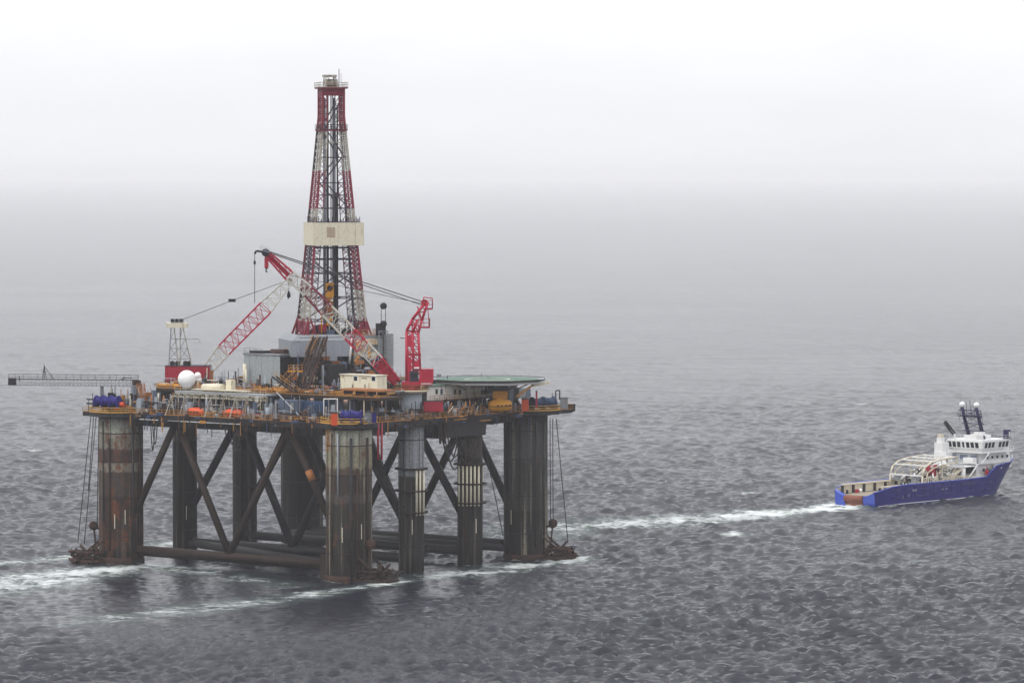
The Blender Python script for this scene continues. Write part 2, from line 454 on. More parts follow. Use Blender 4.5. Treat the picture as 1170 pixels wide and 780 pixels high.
    nt.links.new(geo, wv.inputs['Vector']); wv = wv.outputs[0]
    n1 = _noise(nt, wv, .95, 7, .7)
    n2 = _noise(nt, wv, .045, 4, .6)
    n3 = _noise(nt, wv, 2.6, 5, .7)
    h = _math(nt, 'ADD', _math(nt, 'MULTIPLY', n1, 1.7), _math(nt, 'MULTIPLY', n3, .55))
    n15 = _noise(nt, wv, .16, 4, .6)
    h = _math(nt, 'ADD', h, _math(nt, 'ADD', _math(nt, 'MULTIPLY', n2, .8), _math(nt, 'MULTIPLY', n15, 1.3)))
    bp = nt.nodes.new("ShaderNodeBump"); bp.inputs['Distance'].default_value = BUMP
    gust = _noise(nt, _map(nt, geo, (.35, 1, 1)), .006, 4, .55)
    nt.links.new(_math(nt, 'MULTIPLY', _range(nt, gust, .35, .65, .75, 1.0), _range(nt, cm_, 0, 1, 1.0, .25)), bp.inputs['Strength'])
    nt.links.new(h, bp.inputs['Height']); nt.links.new(bp.outputs[0], b.inputs['Normal'])
    # foam: lacy noise threshold
    fo = _math(nt, 'MULTIPLY', fo, _range(nt, _noise(nt, geo, .07, 5, .7), .32, .56, .55, 1.08))
    fn = _noise(nt, wv, .22, 11, .82)
    fn2 = _noise(nt, _map(nt, wv, (.5, 1, 1), (40, 3, 0)), 1.6, 6, .7)
    fs_ = _math(nt, 'ADD', _math(nt, 'MULTIPLY', fn, .75), _math(nt, 'MULTIPLY', fn2, .4))
    fm = _range(nt, _math(nt, 'ADD', fs_, _math(nt, 'MULTIPLY', fo, .40)), .76, 1.08, 0, .95)
    wc = _noise(nt, wv, .16, 8, .75)
    fm = _math(nt, 'MAXIMUM', fm, _range(nt, wc, .728, .79, 0, .8))
    aer = _math(nt, 'MULTIPLY', _range(nt, fo, .12, .95, 0, .9), _range(nt, fn, .3, .6, .35, 1))
    wat = _mix(nt, aer, (.009, .011, .020), (.11, .15, .13))
    c = _mix(nt, fm, wat, (.82, .85, .84))
    nt.links.new(c, b.inputs['Base Color'])
    rg = nt.nodes.new("ShaderNodeMix"); nt.links.new(fm, rg.inputs[0]); rg.inputs[2].default_value = SEAROUGH; rg.inputs[3].default_value = .7
    nt.links.new(rg.outputs[0], b.inputs['Roughness'])
    b.inputs['IOR'].default_value = 1.33
    me.materials.append(m_)
    o = bpy.data.objects.new("sea", me); COL.objects.link(o); o['kind'] = 'structure'
BUMP, SEAROUGH = .47, .15
make_sea()

# ------------------------------------------------------------------ sea fog
HZ = 0.000052
hz = MB().obox(Vector((0, 25000, (150 - 4) / 2)), Vector((45000, 0, 0)), Vector((0, 30000, 0)), Vector((0, 0, 77)))
hm = bpy.data.materials.new('haze'); hm.use_nodes = True
hn = hm.node_tree; hn.nodes.clear()
pv = hn.nodes.new('ShaderNodeVolumePrincipled'); pv.inputs['Color'].default_value = (.99, .988, 1.0, 1)
pv.inputs['Density'].default_value = HZ; pv.inputs['Anisotropy'].default_value = 0.0
ho = hn.nodes.new('ShaderNodeOutputMaterial'); hn.links.new(pv.outputs[0], ho.inputs['Volume'])
hz.build('haze', hm, base=(0, 0, 0), kind='stuff')

# ================================================================== DRILLING PLATFORM
rig = thing('drilling_platform', 'rusty eight-legged drilling platform standing in the sea with open braced legs', 'oil platform', O)
# columns
draft = {0: [(-.8, 391), (.9, 413)], 1: [(0, 143), (0, 131)], 2: [(0, 584)], 4: [(0, 471)], 5: [(0, 544)], 6: [(0, 213)], 7: [(0, 287)]}
col_objs = []
for i, (u, v, r, nm) in enumerate(COLS):
    top = 34.7
    prof = [(r, -2), (r, 3), (r, 12), (r, 22), (r, 30), (r, top)]
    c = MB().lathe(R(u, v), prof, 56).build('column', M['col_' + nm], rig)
    col_objs.append(c)
    # stiffener rings and vertical seam plates, standing proud
    mb = MB()
    for k in range(4 if r > 4 else 3):
        a = 2 * math.pi * k / (4 if r > 4 else 3) + .5 + i * .7
        p = R(u, v) + Vector((math.cos(a), math.sin(a), 0)) * (r + .02)
        t = Vector((-math.sin(a), math.cos(a), 0))
        mb.obox(p + Zv * (17 + (i % 2)), t * .05, Vector((math.cos(a), math.sin(a), 0)) * .05, Zv * 17)
    mb.build('stiffener', M['rust' if i in (0, 1) else 'dark'], c, kind='stuff')
    for zz in (6.2, 15.4, 24.2, 31):
        MB().lathe(R(u, v), [(r + .01, zz), (r + .07, zz + .04), (r + .07, zz + .2), (r + .01, zz + .24)], 40).build('ring_band', M['brown' if i in (0, 1) else 'dark'], c)
    for off, px in draft.get(i, []):
        k = ray(px, 600); kx = k.x / k.y
        cc = R(u, v)
        # point of the cylinder facing the camera at that column px
        best = None
        for s in range(720):
            a = math.pi + s * math.pi / 720
            p = cc + Vector((math.cos(a), math.sin(a), 0)) * (r + .06)
            e = abs(p.x - kx * p.y)
            if best is None or e < best[0]: best = (e, p, a)
        _, p, a = best
        t = Vector((-math.sin(a), math.cos(a), 0)); nn = Vector((math.cos(a), math.sin(a), 0))
        mb = MB()
        z = 8.0 + random.random() * 2
        for q in range(7):
            mb.obox(p + Zv * (z + q * .5), t * .09, nn * .03, Zv * .25 if q % 3 else Zv * .2)
        mb.build('draft_mark', M['cream'], c, kind='stuff')
# service pipes, ladders and hoses running down the columns
def down(px, z0, z1, i, rad, mat, name='riser_pipe'):
    u, v, r, nm = COLS[i]
    kx = ray(px, 560).x / ray(px, 560).y
    cc = R(u, v); best = None
    for s in range(720):
        a = math.pi + s * math.pi / 720
        p = cc + Vector((math.cos(a), math.sin(a), 0)) * (r + rad + .12)
        e = abs(p.x - kx * p.y)
        if best is None or e < best[0]: best = (e, p)
    p = best[1]
    return MB().cyl(p + Zv * z0, p + Zv * z1, rad, n=8).build(name, M[mat], col_objs[i])
for px, z0, z1, i, rad, mt in ((401, 0, 33, 0, .35, 'dark'), (408, 0, 26, 0, .22, 'rust'), (420, 1, 33, 0, .28, 'brown'), (379, 3, 34, 0, .16, 'rust'), (386, 20, 34, 0, .2, 'lgrey'),
                          (125, 3, 30, 1, .2, 'brown'), (152, 0, 34, 1, .28, 'dark'), (160, 3, 34, 1, .2, 'rust'), (118, 10, 34, 1, .14, 'dark'),
                          (582, 1, 34, 2, .2, 'dark'), (594, 1, 33, 2, .15, 'brown'), (612, 3, 33, 2, .18, 'dark'), (621, 1, 34, 2, .15, 'dark'),
                          (461, 2, 34, 4, .15, 'dark'), (531, 1, 34, 5, .15, 'rust'), (204, 0, 33, 6, .18, 'dark'), (275, 0, 33, 7, .18, 'brown')):
    down(px, z0, z1, i, rad, mt)
# pipe racks hung on two of the slim columns: each guide tube a part
def fenders(i, pxs, z0, z1, mat):
    u, v, r, nm = COLS[i]
    cc = R(u, v)
    for px in pxs:
        kx = ray(px, 550).x / ray(px, 550).y
        best = None
        for s in range(720):
            a = math.pi * .8 + s * math.pi * 1.4 / 720
            p = cc + Vector((math.cos(a), math.sin(a), 0)) * (r + .55)
            e = abs(p.x - kx * p.y) + .002 * abs(a - 4.6)
            if best is None or e < best[0]: best = (e, p)
        MB().cyl(best[1] + Zv * z0, best[1] + Zv * z1, .27, n=8).build('guide_tube', M[mat], col_objs[i])
    for zz in (z0 + .4, (z0 + z1) / 2, z1 - .4):
        MB().lathe(cc, [(r + .2, zz), (r + .95, zz + .05), (r + .95, zz + .4), (r + .2, zz + .45)], 36).build('guide_frame', M['brown'], col_objs[i])
fenders(5, [524.5, 529, 533.5, 538, 542.5, 547, 551], 14.3, 24.3, 'cream')
fenders(4, [476, 480, 484], 13.5, 24.5, 'cream')
# transverse bracing frames
def brace(a, b, r, mat='dark', name='brace'):
    return MB().cyl(a, b, r, n=18).build(name, M[mat], rig)
for fi, uu in enumerate((0, S1u, S2u, LU)):
    rr = RB if fi in (0, 3) else RS
    mt = 'brown' if fi == 0 else 'dark'
    brace(R(uu, rr - .3, 3.2), R(uu, LV - rr + .3, 3.2), 1.05, mt)
    if fi == 0: brace(R(uu + 2.6, rr - .3, 2.2), R(uu + 2.6, LV - rr, 2.2), .8, 'dark')
    mid = LV / 2; q = LV * .25
    rb = .85 if fi == 0 else .95
    hi = 34.2
    brace(R(uu, rr - .4, 12.2), R(uu, q, hi), rb, mt)
    brace(R(uu, mid + .9, 3.6), R(uu, q + .6, hi), rb, mt)
    brace(R(uu, mid - .9 + 1.8, 3.6), R(uu, LV - q - .6, hi), rb, mt)
    brace(R(uu, LV - rr + .4, 12.2), R(uu, LV - q, hi), rb, mt)
    if fi == 0:
        a = R(uu, rr - .4, 12.2); b = R(uu, q, hi)
        MB().cyl(a.lerp(b, .46), a.lerp(b, .56), rb + .04, n=18).build('rust_patch_sleeve', M['rusto'], rig)
# fore-and-aft bracing in plan
for a, b in (((0, 0), (S1u, LV)), ((S2u, 0), (LU, LV))):
    brace(R(a[0], a[1], 3.0), R(b[0], b[1], 3.0), 1.0)
# second low tubes parallel with the inner frames
for uu in (S1u + 5, S2u + 6, LU - 6):
    brace(R(uu, 2, 2.8), R(uu, LV - 2, 2.8), .9)
# lower deck
def pl(pts, z0, z1): return MB().prism([R(*p) for p in pts], z0, z1)
low = [(-3.8, 0), (-3.8, LV + 1), (LU + 4, LV + 1), (LU + 4, -4.6), (2, -4.6), (0, -4.6)]
pl(low, 34.7, 36.1).build('lower_deck', M['dark'], rig)
pl([(u * .998 + .05, v * .998 + .05) for u, v in low], 36.1, 36.16).build('deck_floor', M['rusto'], rig)
# under-deck girders
for uu in (0, 11, S1u, 34, S2u, 55, LU):
    MB().box(uu - .35, uu + .35, 1, LV - 1, 33.0, 34.7).build('girder', M['dark'], rig)
for vv in (0, 14, 28, 43, 57, LV):
    MB().box(0, LU, vv - .3, vv + .3, 33.3, 34.69).build('girder', M['dark'], rig)
MB().box(S1u + 5, S2u + 1, -4, 6, 31.2, 34.68).build('underdeck_room', M['dark'], rig)
MB().box(0.2, 8, -4.2, 5, 33.2, 34.67).build('underdeck_room', M['dark'], rig)
# round corner platforms
def octa(u, v, r, n=14, a0=0):
    return [R(u, v) + Vector((math.cos(a0 + 2 * math.pi * k / n), math.sin(a0 + 2 * math.pi * k / n), 0)) * r for k in range(n)]
for (u, v, r) in ((0, 0, 6.6), (-.5, LV, 7.2), (LU, -1.5, 7.6)):
    P = octa(u, v, r)
    MB().prism(P, 35.2, 36.05).build('corner_platform', M['dark'], rig)
    MB().prism(P, 36.17, 36.24).build('corner_platform_floor', M['yrail'], rig)
    MB().rail([p + Zv * 36.24 for p in P], closed=True, r=.09).build('railing', M['rail2'], rig)
MB().box(LU + 3, LU + 10.5, -6.5, -.5, 35.1, 36.0).build('side_platform', M['dark'], rig)
MB().rail([R(LU + 4, -6.5, 36), R(LU + 10.5, -6.5, 36), R(LU + 10.5, -.5, 36)]).build('railing', M['yrail'], rig)
MB().box(LU + 10.2, LU + 11.6, -6.4, -4.6, 35.4, 37.2).build('fairlead_box', M['dark'], rig)
# left wing of the lower deck
MB().box(-3.8, 3, LV + 1, LV + 9, 35.0, 36.0).build('side_platform', M['dark'], rig)
MB().rail([R(-3.8, LV + 6, 36), R(-3.8, LV + 9, 36), R(3, LV + 9, 36)]).build('railing', M['yrail'], rig)
# edge railings of the lower deck
MB().rail([R(-3.7, 6, 36.16), R(-3.7, LV - 6, 36.16)]).build('railing', M['yrail'], rig)
MB().rail([R(6, -4.5, 36.16), R(LU - 5, -4.5, 36.16)]).build('railing', M['yrail'], rig)
# white fender strip under the lifeboat deck
MB().box(-4.0, -3.8, 30, 62, 34.8, 34.95).build('edge_strip', M['shipw'], rig)
# structure between the decks: panels, frames and columns set back from the edge
def wall_u(u, v0, v1, z0, z1, mat, name='wall_panel', par=None, th=.25):
    return MB().box(u, u + th, v0, v1, z0, z1).build(name, M[mat], par or rig)
def wall_v(v, u0, u1, z0, z1, mat, name='wall_panel', par=None, th=.25):
    return MB().box(u0, u1, v, v + th, z0, z1).build(name, M[mat], par or rig)
VB = onv(435, 6)                # right-hand end of the upper deck's front edge
rnd = random.Random(11)
v = 1.5
while v < LV - 4:
    wd = rnd.choice((2.2, 3.0, 3.6, 4.4))
    mt = rnd.choice(('bluegrey', 'dark', 'bluegrey', 'grey', 'lgrey', 'teal', 'dark', 'brown'))
    if 14 < v < 34: mt = rnd.choice(('bluegrey', 'bluegrey', 'lgrey', 'grey'))
    wall_u(8.2 + rnd.random() * 2.2, v, v + wd - .15, 36.2, 41.0, mt)
    v += wd
u = 8.0
while u < LU - 2:
    wd = rnd.choice((2.4, 3.2, 4))
    wall_v(3.6 + rnd.random() * 1.6, u, u + wd - .15, 36.2, 41.0, rnd.choice(('dark', 'bluegrey', 'grey', 'brown', 'dark')))
    u += wd
# upper deck slab
up = [(6, VB), (6, LV - 6), (16, LV + 0), (LU, LV + 0), (LU, 2.8), (14, 2.8), (14, VB)]
pl(up, 41.0, 41.7).build('upper_deck', M['brown'], rig)
pl([(u_ * .999 + .04, v_ * .999 + .03) for u_, v_ in up], 41.7, 41.76).build('upper_deck_floor', M['deck'], rig)
MB().rail([R(6.1, VB + .2, 41.76), R(6.1, LV - 6, 41.76), R(16, LV - .2, 41.76)]).build('railing', M['yrail'], rig)
MB().rail([R(14, 2.9, 41.76), R(LU, 2.9, 41.76)]).build('railing', M['yrail'], rig)
for v in np.linspace(VB + 1, LV - 7, 17):
    MB().bar(R(6.3, v, 36.1), R(6.3, v, 41.0), .16).build('deck_post', M[rnd.choice(('lgrey', 'cream', 'yrail', 'grey', 'dark'))], rig)
for u in np.linspace(8, LU - 1, 14):
    MB().bar(R(u, 2.9, 36.1), R(u, 2.9, 41.0), .16).build('deck_post', M[rnd.choice(('lgrey', 'yrail', 'grey', 'dark', 'brown'))], rig)
# long mid-height walkway with white truss beam above the lifeboats
MB().box(2.0, 6.0, 27, 56, 41.2, 41.55).build('walkway', M['lgrey'], rig)
MB().rail([R(2.0, 27, 41.55), R(2.0, 56, 41.55)], r=.035).build('railing', M['cream'], rig)
for v0, v1 in ((27, 41), (42, 56)):
    MB().truss(R(2.2, v0, 40.6), R(2.2, v1, 40.6), .5, .9, .5, .9, 12, U, .08, .05).build('walkway_truss', M['cream'], rig)
for v in (29, 36, 43, 50, 55):
    MB().bar(R(2.2, v, 36.1), R(2.2, v, 41.2), .12).build('deck_post', M['cream'], rig)

# piping and small gear nobody could count, by deck area
def clutter(name, mat, n, ur, vr, z, hr, seed, bars=.6, s=(.3, 1.2)):
    if mat in ('yrail', 'rusto', 'yellow', 'cream'): bars = .92
    n = int(n * 1.5)
    g = random.Random(seed); mb = MB()
    for _ in range(n):
        u = g.uniform(*ur); v = g.uniform(*vr); h = g.uniform(*hr)
        if g.random() < bars:
            k = g.random()
            if k < .4: mb.bar(R(u, v, z), R(u, v, z + h * 1.4), g.uniform(.06, .16))
            elif k < .7:
                L = g.uniform(2, 7); zz = z + h * .7
                mb.cyl(R(u, v, zz), R(u, v + L, zz), g.uniform(.08, .22), n=6)
                mb.bar(R(u, v + L * .1, z), R(u, v + L * .1, zz), .09); mb.bar(R(u, v + L * .9, z), R(u, v + L * .9, zz), .09)
            else:
                L = g.uniform(2, 5); zz = z + h * .7
                mb.cyl(R(u, v, zz), R(u + L, v, zz), g.uniform(.08, .22), n=6); mb.bar(R(u + L / 2, v, z), R(u + L / 2, v, zz), .09)
        else:
            a, b = g.uniform(*s), g.uniform(*s)
            if g.random() < .3: mb.cyl(R(u, v, z), R(u, v, z + h * .8), a * .5, n=9)
            else: mb.box(u, u + a, v, v + b, z, z + h)
    return mb.build(name, M[mat], rig, kind='stuff')
mats = ['yrail', 'rusto', 'grey', 'lgrey', 'brown', 'dark', 'bluegrey', 'dark', 'cream']
for i, m_ in enumerate(mats):
    clutter('deck_piping', m_, 26, (-2.5, 6.5), (2, LV - 5), 36.2, (.6, 2.6), 100 + i)
    clutter('deck_piping', m_, 22, (5, LU - 2), (-4, 1), 36.2, (.5, 2.4), 200 + i)
    clutter('deck_gear', m_, 34, (7, 18), (VB + 3, LV - 7), 41.76, (.5, 2.3), 300 + i)
    clutter('deck_gear', m_, 30, (16, LU - 3), (2, LV - 3), 41.76, (.5, 2.6), 400 + i)
    clutter('deck_gear', m_, 14, (-3, 12), (LV - 6, LV + 4), 36.2, (.5, 4.5), 500 + i)
for i, m_ in enumerate(['dark', 'grey', 'rust', 'brown', 'lgrey', 'bluegrey']):
    clutter('deck_piping', m_, 34, (-3.6, 5), (2, LV - 3), 36.2, (.8, 4.2), 700 + i, bars=.7)
    clutter('deck_piping', m_, 24, (8, LU - 2), (-4.2, 2.4), 36.2, (.6, 3.2), 800 + i, bars=.7)
for i, m_ in enumerate(['rusto', 'yrail', 'yellow', 'rusto']):
    clutter('deck_gear', m_, 45, (6.5, 10), (VB + 2, LV - 8), 41.76, (.4, 1.3), 600 + i, bars=.75)

# brackets, pipe ends and cable trays hung outside the deck edge
g = random.Random(31)
for m_ in ('dark', 'rust', 'dark', 'brown', 'yrail', 'rust', 'teal'):
    mb = MB()
    for k in range(26):
        if g.random() < .6: P_ = lambda o, v_=g.uniform(7, LV - 7): (-3.85 - o, v_); ax_ = U
        else: P_ = lambda o, u_=g.uniform(7, LU - 4): (u_, -4.65 - o); ax_ = V
        o_ = g.uniform(.05, .35); a_ = P_(o_); h_ = g.uniform(.4, 2.6); z_ = g.uniform(34.6, 36.4)
        k_ = g.random()
        if k_ < .45: mb.bar(R(*a_, z_), R(*a_, z_ - h_ * 1.4), g.uniform(.06, .16))
        elif k_ < .8:
            b_ = R(*a_, z_); d_ = (V if ax_ is U else U) * g.uniform(.3, 1.1)
            mb.obox(b_, d_, ax_ * .15, Zv * g.uniform(.12, .35))
        else:
            d_ = (V if ax_ is U else U) * g.uniform(1.5, 5)
            mb.cyl(R(*a_, z_), R(*a_, z_) + d_, g.uniform(.08, .2), n=6)
    mb.build('edge_gear', M[m_], rig, kind='stuff')
# hoses hanging under the deck edge
def hang(a, b, sag, r, mat, name='hanging_hose', par=rig, n=10, **kw):
    pts = [a.lerp(b, t / n) - Zv * (sag * 4 * (t / n) * (1 - t / n)) for t in range(n + 1)]
    return MB().path(pts, r).build(name, M[mat], par, **kw)
for px0, px1, sag in ((172, 177, 7.5), (174, 180, 6), (262, 268, 5), (266, 274, 7), (272, 278, 4), (256, 262, 3)):
    a = Wu(px0, 482, -2); b = Wu(px1, 482, -2); a.z = b.z = 34.9
    hang(a, b, sag, .14, 'wire')
for px0, px1, sag in ((503, 523, 7), (506, 530, 9), (509, 527, 6), (500, 520, 4), (517, 548, 8), (522, 540, 5)):
    a = Wv(px0, 480, -4); b = Wv(px1, 490, -3.4); a.z = 34.9; b.z = 30.5
    hang(a, b, sag, .17, 'brown' if px0 % 2 else 'wire')
for px, zz in ((237, 31), (242, 30), (284, 30.5)):
    p = Wu(px, 482, 12); MB().bar(Vector((p.x, p.y, 33)), Vector((p.x, p.y, zz)), .12).build('drain_pipe', M['wire'], rig)
# drill-water caissons / red pipes beside the near columns
for px in (432, 436): 
    p = Wv(px, 480, -4.4); MB().cyl(Vector((p.x, p.y, 27.5)), Vector((p.x, p.y, 36)), .28, n=8).build('caisson', M['red'], rig)
for px in (503, 508): 
    p = Wv(px, 480, -4.4); MB().cyl(Vector((p.x, p.y, 30)), Vector((p.x, p.y, 36)), .3, n=8).build('caisson', M['rust'], rig)
# yellow truss tower on the near corner
p = Wu(377, 480, -4.5)
MB().truss(Vector((p.x, p.y, 30)), Vector((p.x, p.y, 37)), 1.3, 1.3, 1.3, 1.3, 5, U, .12, .07).build('ladder_cage', M['yrail'], rig)

# anchor racks at the foot of three columns
def rack(c, dirs, mat, label, n=7, span=1.0, seed=0):
    t = thing('anchor_rack', label, 'anchor rack', (c.x, c.y, 0), 'anchor racks at the waterline')
    g = random.Random(seed)
    d = dirs.normalized(); sd = Vector((-d.y, d.x, 0))
    L = 7.5 * span
    fr = MB()
    for s in (-1, 1):
        pts = [c + sd * (3.6 * s) + Zv * .2, c + d * (L * .75) + sd * (2.8 * s) + Zv * .2, c + d * L + sd * (1.2 * s) + Zv * .5]
        fr.path(pts, .5, 8)
        fr.path([p + Zv * 2.2 - d * (.5 * k) for k, p in enumerate(pts)], .28, 8)
        fr.path([c + sd * (3.2 * s) + Zv * 5.5, c + d * (L * .45) + sd * (2.8 * s) + Zv * 2.6, c + d * L + sd * s + Zv * .6], .3, 8)
    fr.cyl(c + d * L - sd * 1.4 + Zv * .5, c + d * L + sd * 1.4 + Zv * .5, .45, n=8)
    for k in range(5):
        p = c + d * (L * k / 5); fr.cyl(p - sd * 3 + Zv * (.4), p + sd * 3 + Zv * .4, .25, n=6)
        fr.bar(p - sd * 3 + Zv * .4, p - sd * 3 + Zv * (4.5 - .7 * k), .2)
        fr.bar(p + sd * 3 + Zv * .4, p + sd * 3 + Zv * (4.5 - .7 * k), .2)
    fr.build('frame', M[mat], t)
    # anchor: shank, stock and two flukes hung on the rack
    for s in (-1, 1):
        a = MB()
        b0 = c + d * (L * .35) + sd * (1.9 * s)
        a.cyl(b0 + Zv * .8, b0 + d * 2.8 + Zv * 4.0, .32, n=8)
        a.cyl(b0 - sd * 1.7 + Zv * 1.0, b0 + sd * 1.7 + Zv * 1.0, .3, n=8)
        for q in (-1, 1):
            a.add([b0 + sd * (q * .4) + Zv * .7, b0 + sd * (q * 1.7) + Zv * 1.0, b0 + d * 2.6 + sd * (q * .9) + Zv * 1.4, b0 + d * .2 + sd * (q * 1.0) + Zv * 1.7],
                  [(0, 1, 2), (0, 2, 3), (1, 3, 2), (0, 3, 1)])
        a.build('anchor', M['rust'], t)
    ch = MB()
    for k in range(70):
        p = c + d * g.uniform(0, L) + sd * g.uniform(-3.2, 3.2) + Zv * g.uniform(0, 2.8)
        q = Vector((g.uniform(-1, 1), g.uniform(-1, 1), g.uniform(-.6, .6))).normalized()
        ch.cyl(p, p + q * g.uniform(.6, 1.8), g.uniform(.15, .4), n=6)
    ch.build('chain_heap', M[mat], t, kind='stuff')
    rl = MB().lathe(c + sd * -1.2 + Zv * 8.6 + d * 2.2, [(.3, -.5), (1.1, -.5), (1.1, -.35), (.6, -.3), (.6, .3), (1.1, .35), (1.1, .5), (.3, .5)], 16, axis=sd)
    rl.build('fairlead_sheave', M['rust'], t)
    MB().bar(c + Zv * 7.0 - d * .5 - sd * 1.2, c + Zv * 8.6 + d * 2.2 - sd * 1.2, .4).bar(c + Zv * 3.0 + d * 1.6 - sd * 1.2, c + Zv * 8.6 + d * 2.2 - sd * 1.2, .3).build('sheave_arm', M['rust'], t)
    return t
dl = Vector((-1, -.15, 0)); cl_ = R(0, LV) + dl.normalized() * (RB - 1)
rack(cl_, dl, 'rust', 'dark red anchor rack on the water at the foot of the leftmost leg', seed=1, span=1.0)
dn = Vector((.86, -.5, 0)); cn_ = R(0, 0) + dn * (RB - 1)
rack(cn_, dn, 'brown', 'rusty brown anchor rack heaped at the foot of the nearest middle leg', seed=2, span=1.05)
dr = Vector((1, -.1, 0)); cr_ = R(LU, 0) + dr.normalized() * (RB - .8)
rack(cr_, dr, 'rust', 'dark anchor rack with sheave at the foot of the rightmost leg', seed=3, span=1.0)
# base rings of rust where the columns meet the water
for i in (0, 1, 2):
    u, v, r, nm = COLS[i]
    MB().lathe(R(u, v), [(r + .02, -1), (r + .25, -.6), (r + .25, .8), (r + .02, 1.3)], 40).build('base_ring', M['rust'], col_objs[i])
# square rusty trunk low on the near column, at the end of the front brace
MB().box(-2.2, 1.6, RB - 1.0, RB + 1.6, -1, 5.6).build('brace_end_trunk', M['brown'], rig)
# mooring wires
def wires(prs, label):
    t = thing('mooring_wires', label, 'wires', prs[0][0], 'mooring wires down the corner legs')
    for a, b in prs: MB().cyl(a, b, .11, n=5).build('wire', M['wire'], t)
wires([(at(104, 474, 952), at(89, 619, 952)), (at(110, 474, 955), at(96, 622, 955)), (at(113, 474, 955), at(111, 598, 955)), (at(107, 474, 951), at(101, 560, 951))],
      'dark mooring wires hanging from the deck down the leftmost leg')
wires([(at(628.5, 478, 966), at(629, 598, 966)), (at(631.5, 478, 966), at(632, 600, 966)), (at(635.5, 478, 967), at(649, 620, 967))],
      'dark mooring wires hanging from the deck down the rightmost leg')
wires([(at(556, 520, 972), at(575, 612, 972))], 'single thin dark wire slanting down behind the third leg from the right')

# ================================================================== DERRICK
DY = 958.0
dc = at(379, 383, DY)
DZ = dc.z                                    # drill floor level
TD = math.radians(14)
DX = Vector((math.cos(TD), math.sin(TD), 0)); DW = Vector((-math.sin(TD), math.cos(TD), 0))   # along the front face, away from the camera
der = thing('derrick', 'tall red and white lattice drilling derrick with a cream wind wall band', 'derrick', dc)
def zpx(py): return at(379, py, DY).z
W0, W1 = 14.6, 5.1
ZT = zpx(102)
def dw(z): # half width, slightly flared below
    t = (z - DZ) / (ZT - DZ)
    return (W0 + (W1 - W0) * min(1, t * 1.12) ** .92 if t < .89 else W1) / 2
def dp(i, j, z, o=0):
    h = dw(z) + o
    return Vector((dc.x, dc.y, z)) + DX * (h * i) + DW * (h * j)
levels = [zpx(y) for y in (383, 366, 348, 330, 312, 296, 281, 254, 238, 223, 209, 195, 180, 165, 148, 133, 118, 102)]
def lcol(z, side, front):
    y = 383 - (z - DZ) / (ZT - DZ) * (383 - 102)
    if y < 148: return 'derred'
    if y < 195: return 'derwhite'
    if y < 238: return 'derred'
    if y < 254: return 'derwhite'
    if y < 330: return 'derred'
    if y < 365: return 'derwhite'
    return 'derred'
for i in (-1, 1):
    for j in (-1, 1):
        for a, b in zip(levels, levels[1:]):
            m_ = lcol((a + b) / 2, i, j)
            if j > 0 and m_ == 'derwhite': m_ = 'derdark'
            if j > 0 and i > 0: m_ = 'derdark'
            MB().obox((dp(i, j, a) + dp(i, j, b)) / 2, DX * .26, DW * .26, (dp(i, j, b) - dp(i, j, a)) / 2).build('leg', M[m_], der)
# closely laced side faces
for i in (-1, 1):
    for k, (a, b) in enumerate(zip(levels, levels[1:])):
        m_ = lcol((a + b) / 2, i, 0)
        mb = MB()
        n = 3 if k < 6 else 2
        for q in range(n):
            za, zb = a + (b - a) * q / n, a + (b - a) * (q + 1) / n
            mb.bar(dp(i, -1, za), dp(i, 1, zb), .13); mb.bar(dp(i, 1, za), dp(i, -1, zb), .13)
            mb.bar(dp(i, -1, za), dp(i, 1, za), .17)
            mb.bar(dp(i, 0, za), dp(i, 0, zb), .2)
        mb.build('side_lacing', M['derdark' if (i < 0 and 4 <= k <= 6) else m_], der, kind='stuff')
        # inboard posts giving the legs their trussed look
        mb = MB()
        for j in (-1, 1):
            P = lambda z, i=i, j=j: dp(i, j, z) - DX * (i * min(1.5, dw(z) * .45))
            mb.bar(P(a), P(b), .17)
            for q in range(n):
                za, zb = a + (b - a) * q / n, a + (b - a) * (q + 1) / n
                mb.bar(P(za), dp(i, j, zb), .12); mb.bar(dp(i, j, za), P(zb), .12) if q % 2 else mb.bar(P(za), dp(i, j, za), .12)
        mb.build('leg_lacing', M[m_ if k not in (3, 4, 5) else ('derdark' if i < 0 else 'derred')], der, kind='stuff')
# sparse front and back bracing
for j in (-1, 1):
    for y in (366, 340, 312, 296, 283, 238, 223, 209, 180, 163, 148):
        z = zpx(y)
        MB().bar(dp(-1, j, z), dp(1, j, z), .17).build('cross_member', M['derdark' if y not in (163,) else 'derwhite'], der)
    for (ya, yb, s) in ((366, 340, 1), (327, 300, -1), (340, 312, 1), (238, 209, -1), (209, 180, 1), (180, 150, -1), (148, 118, 1)):
        MB().bar(dp(-s * .75, j, zpx(ya)), dp(s * .55, j, zpx(yb)), .19).build('cross_member', M['derdark'], der)
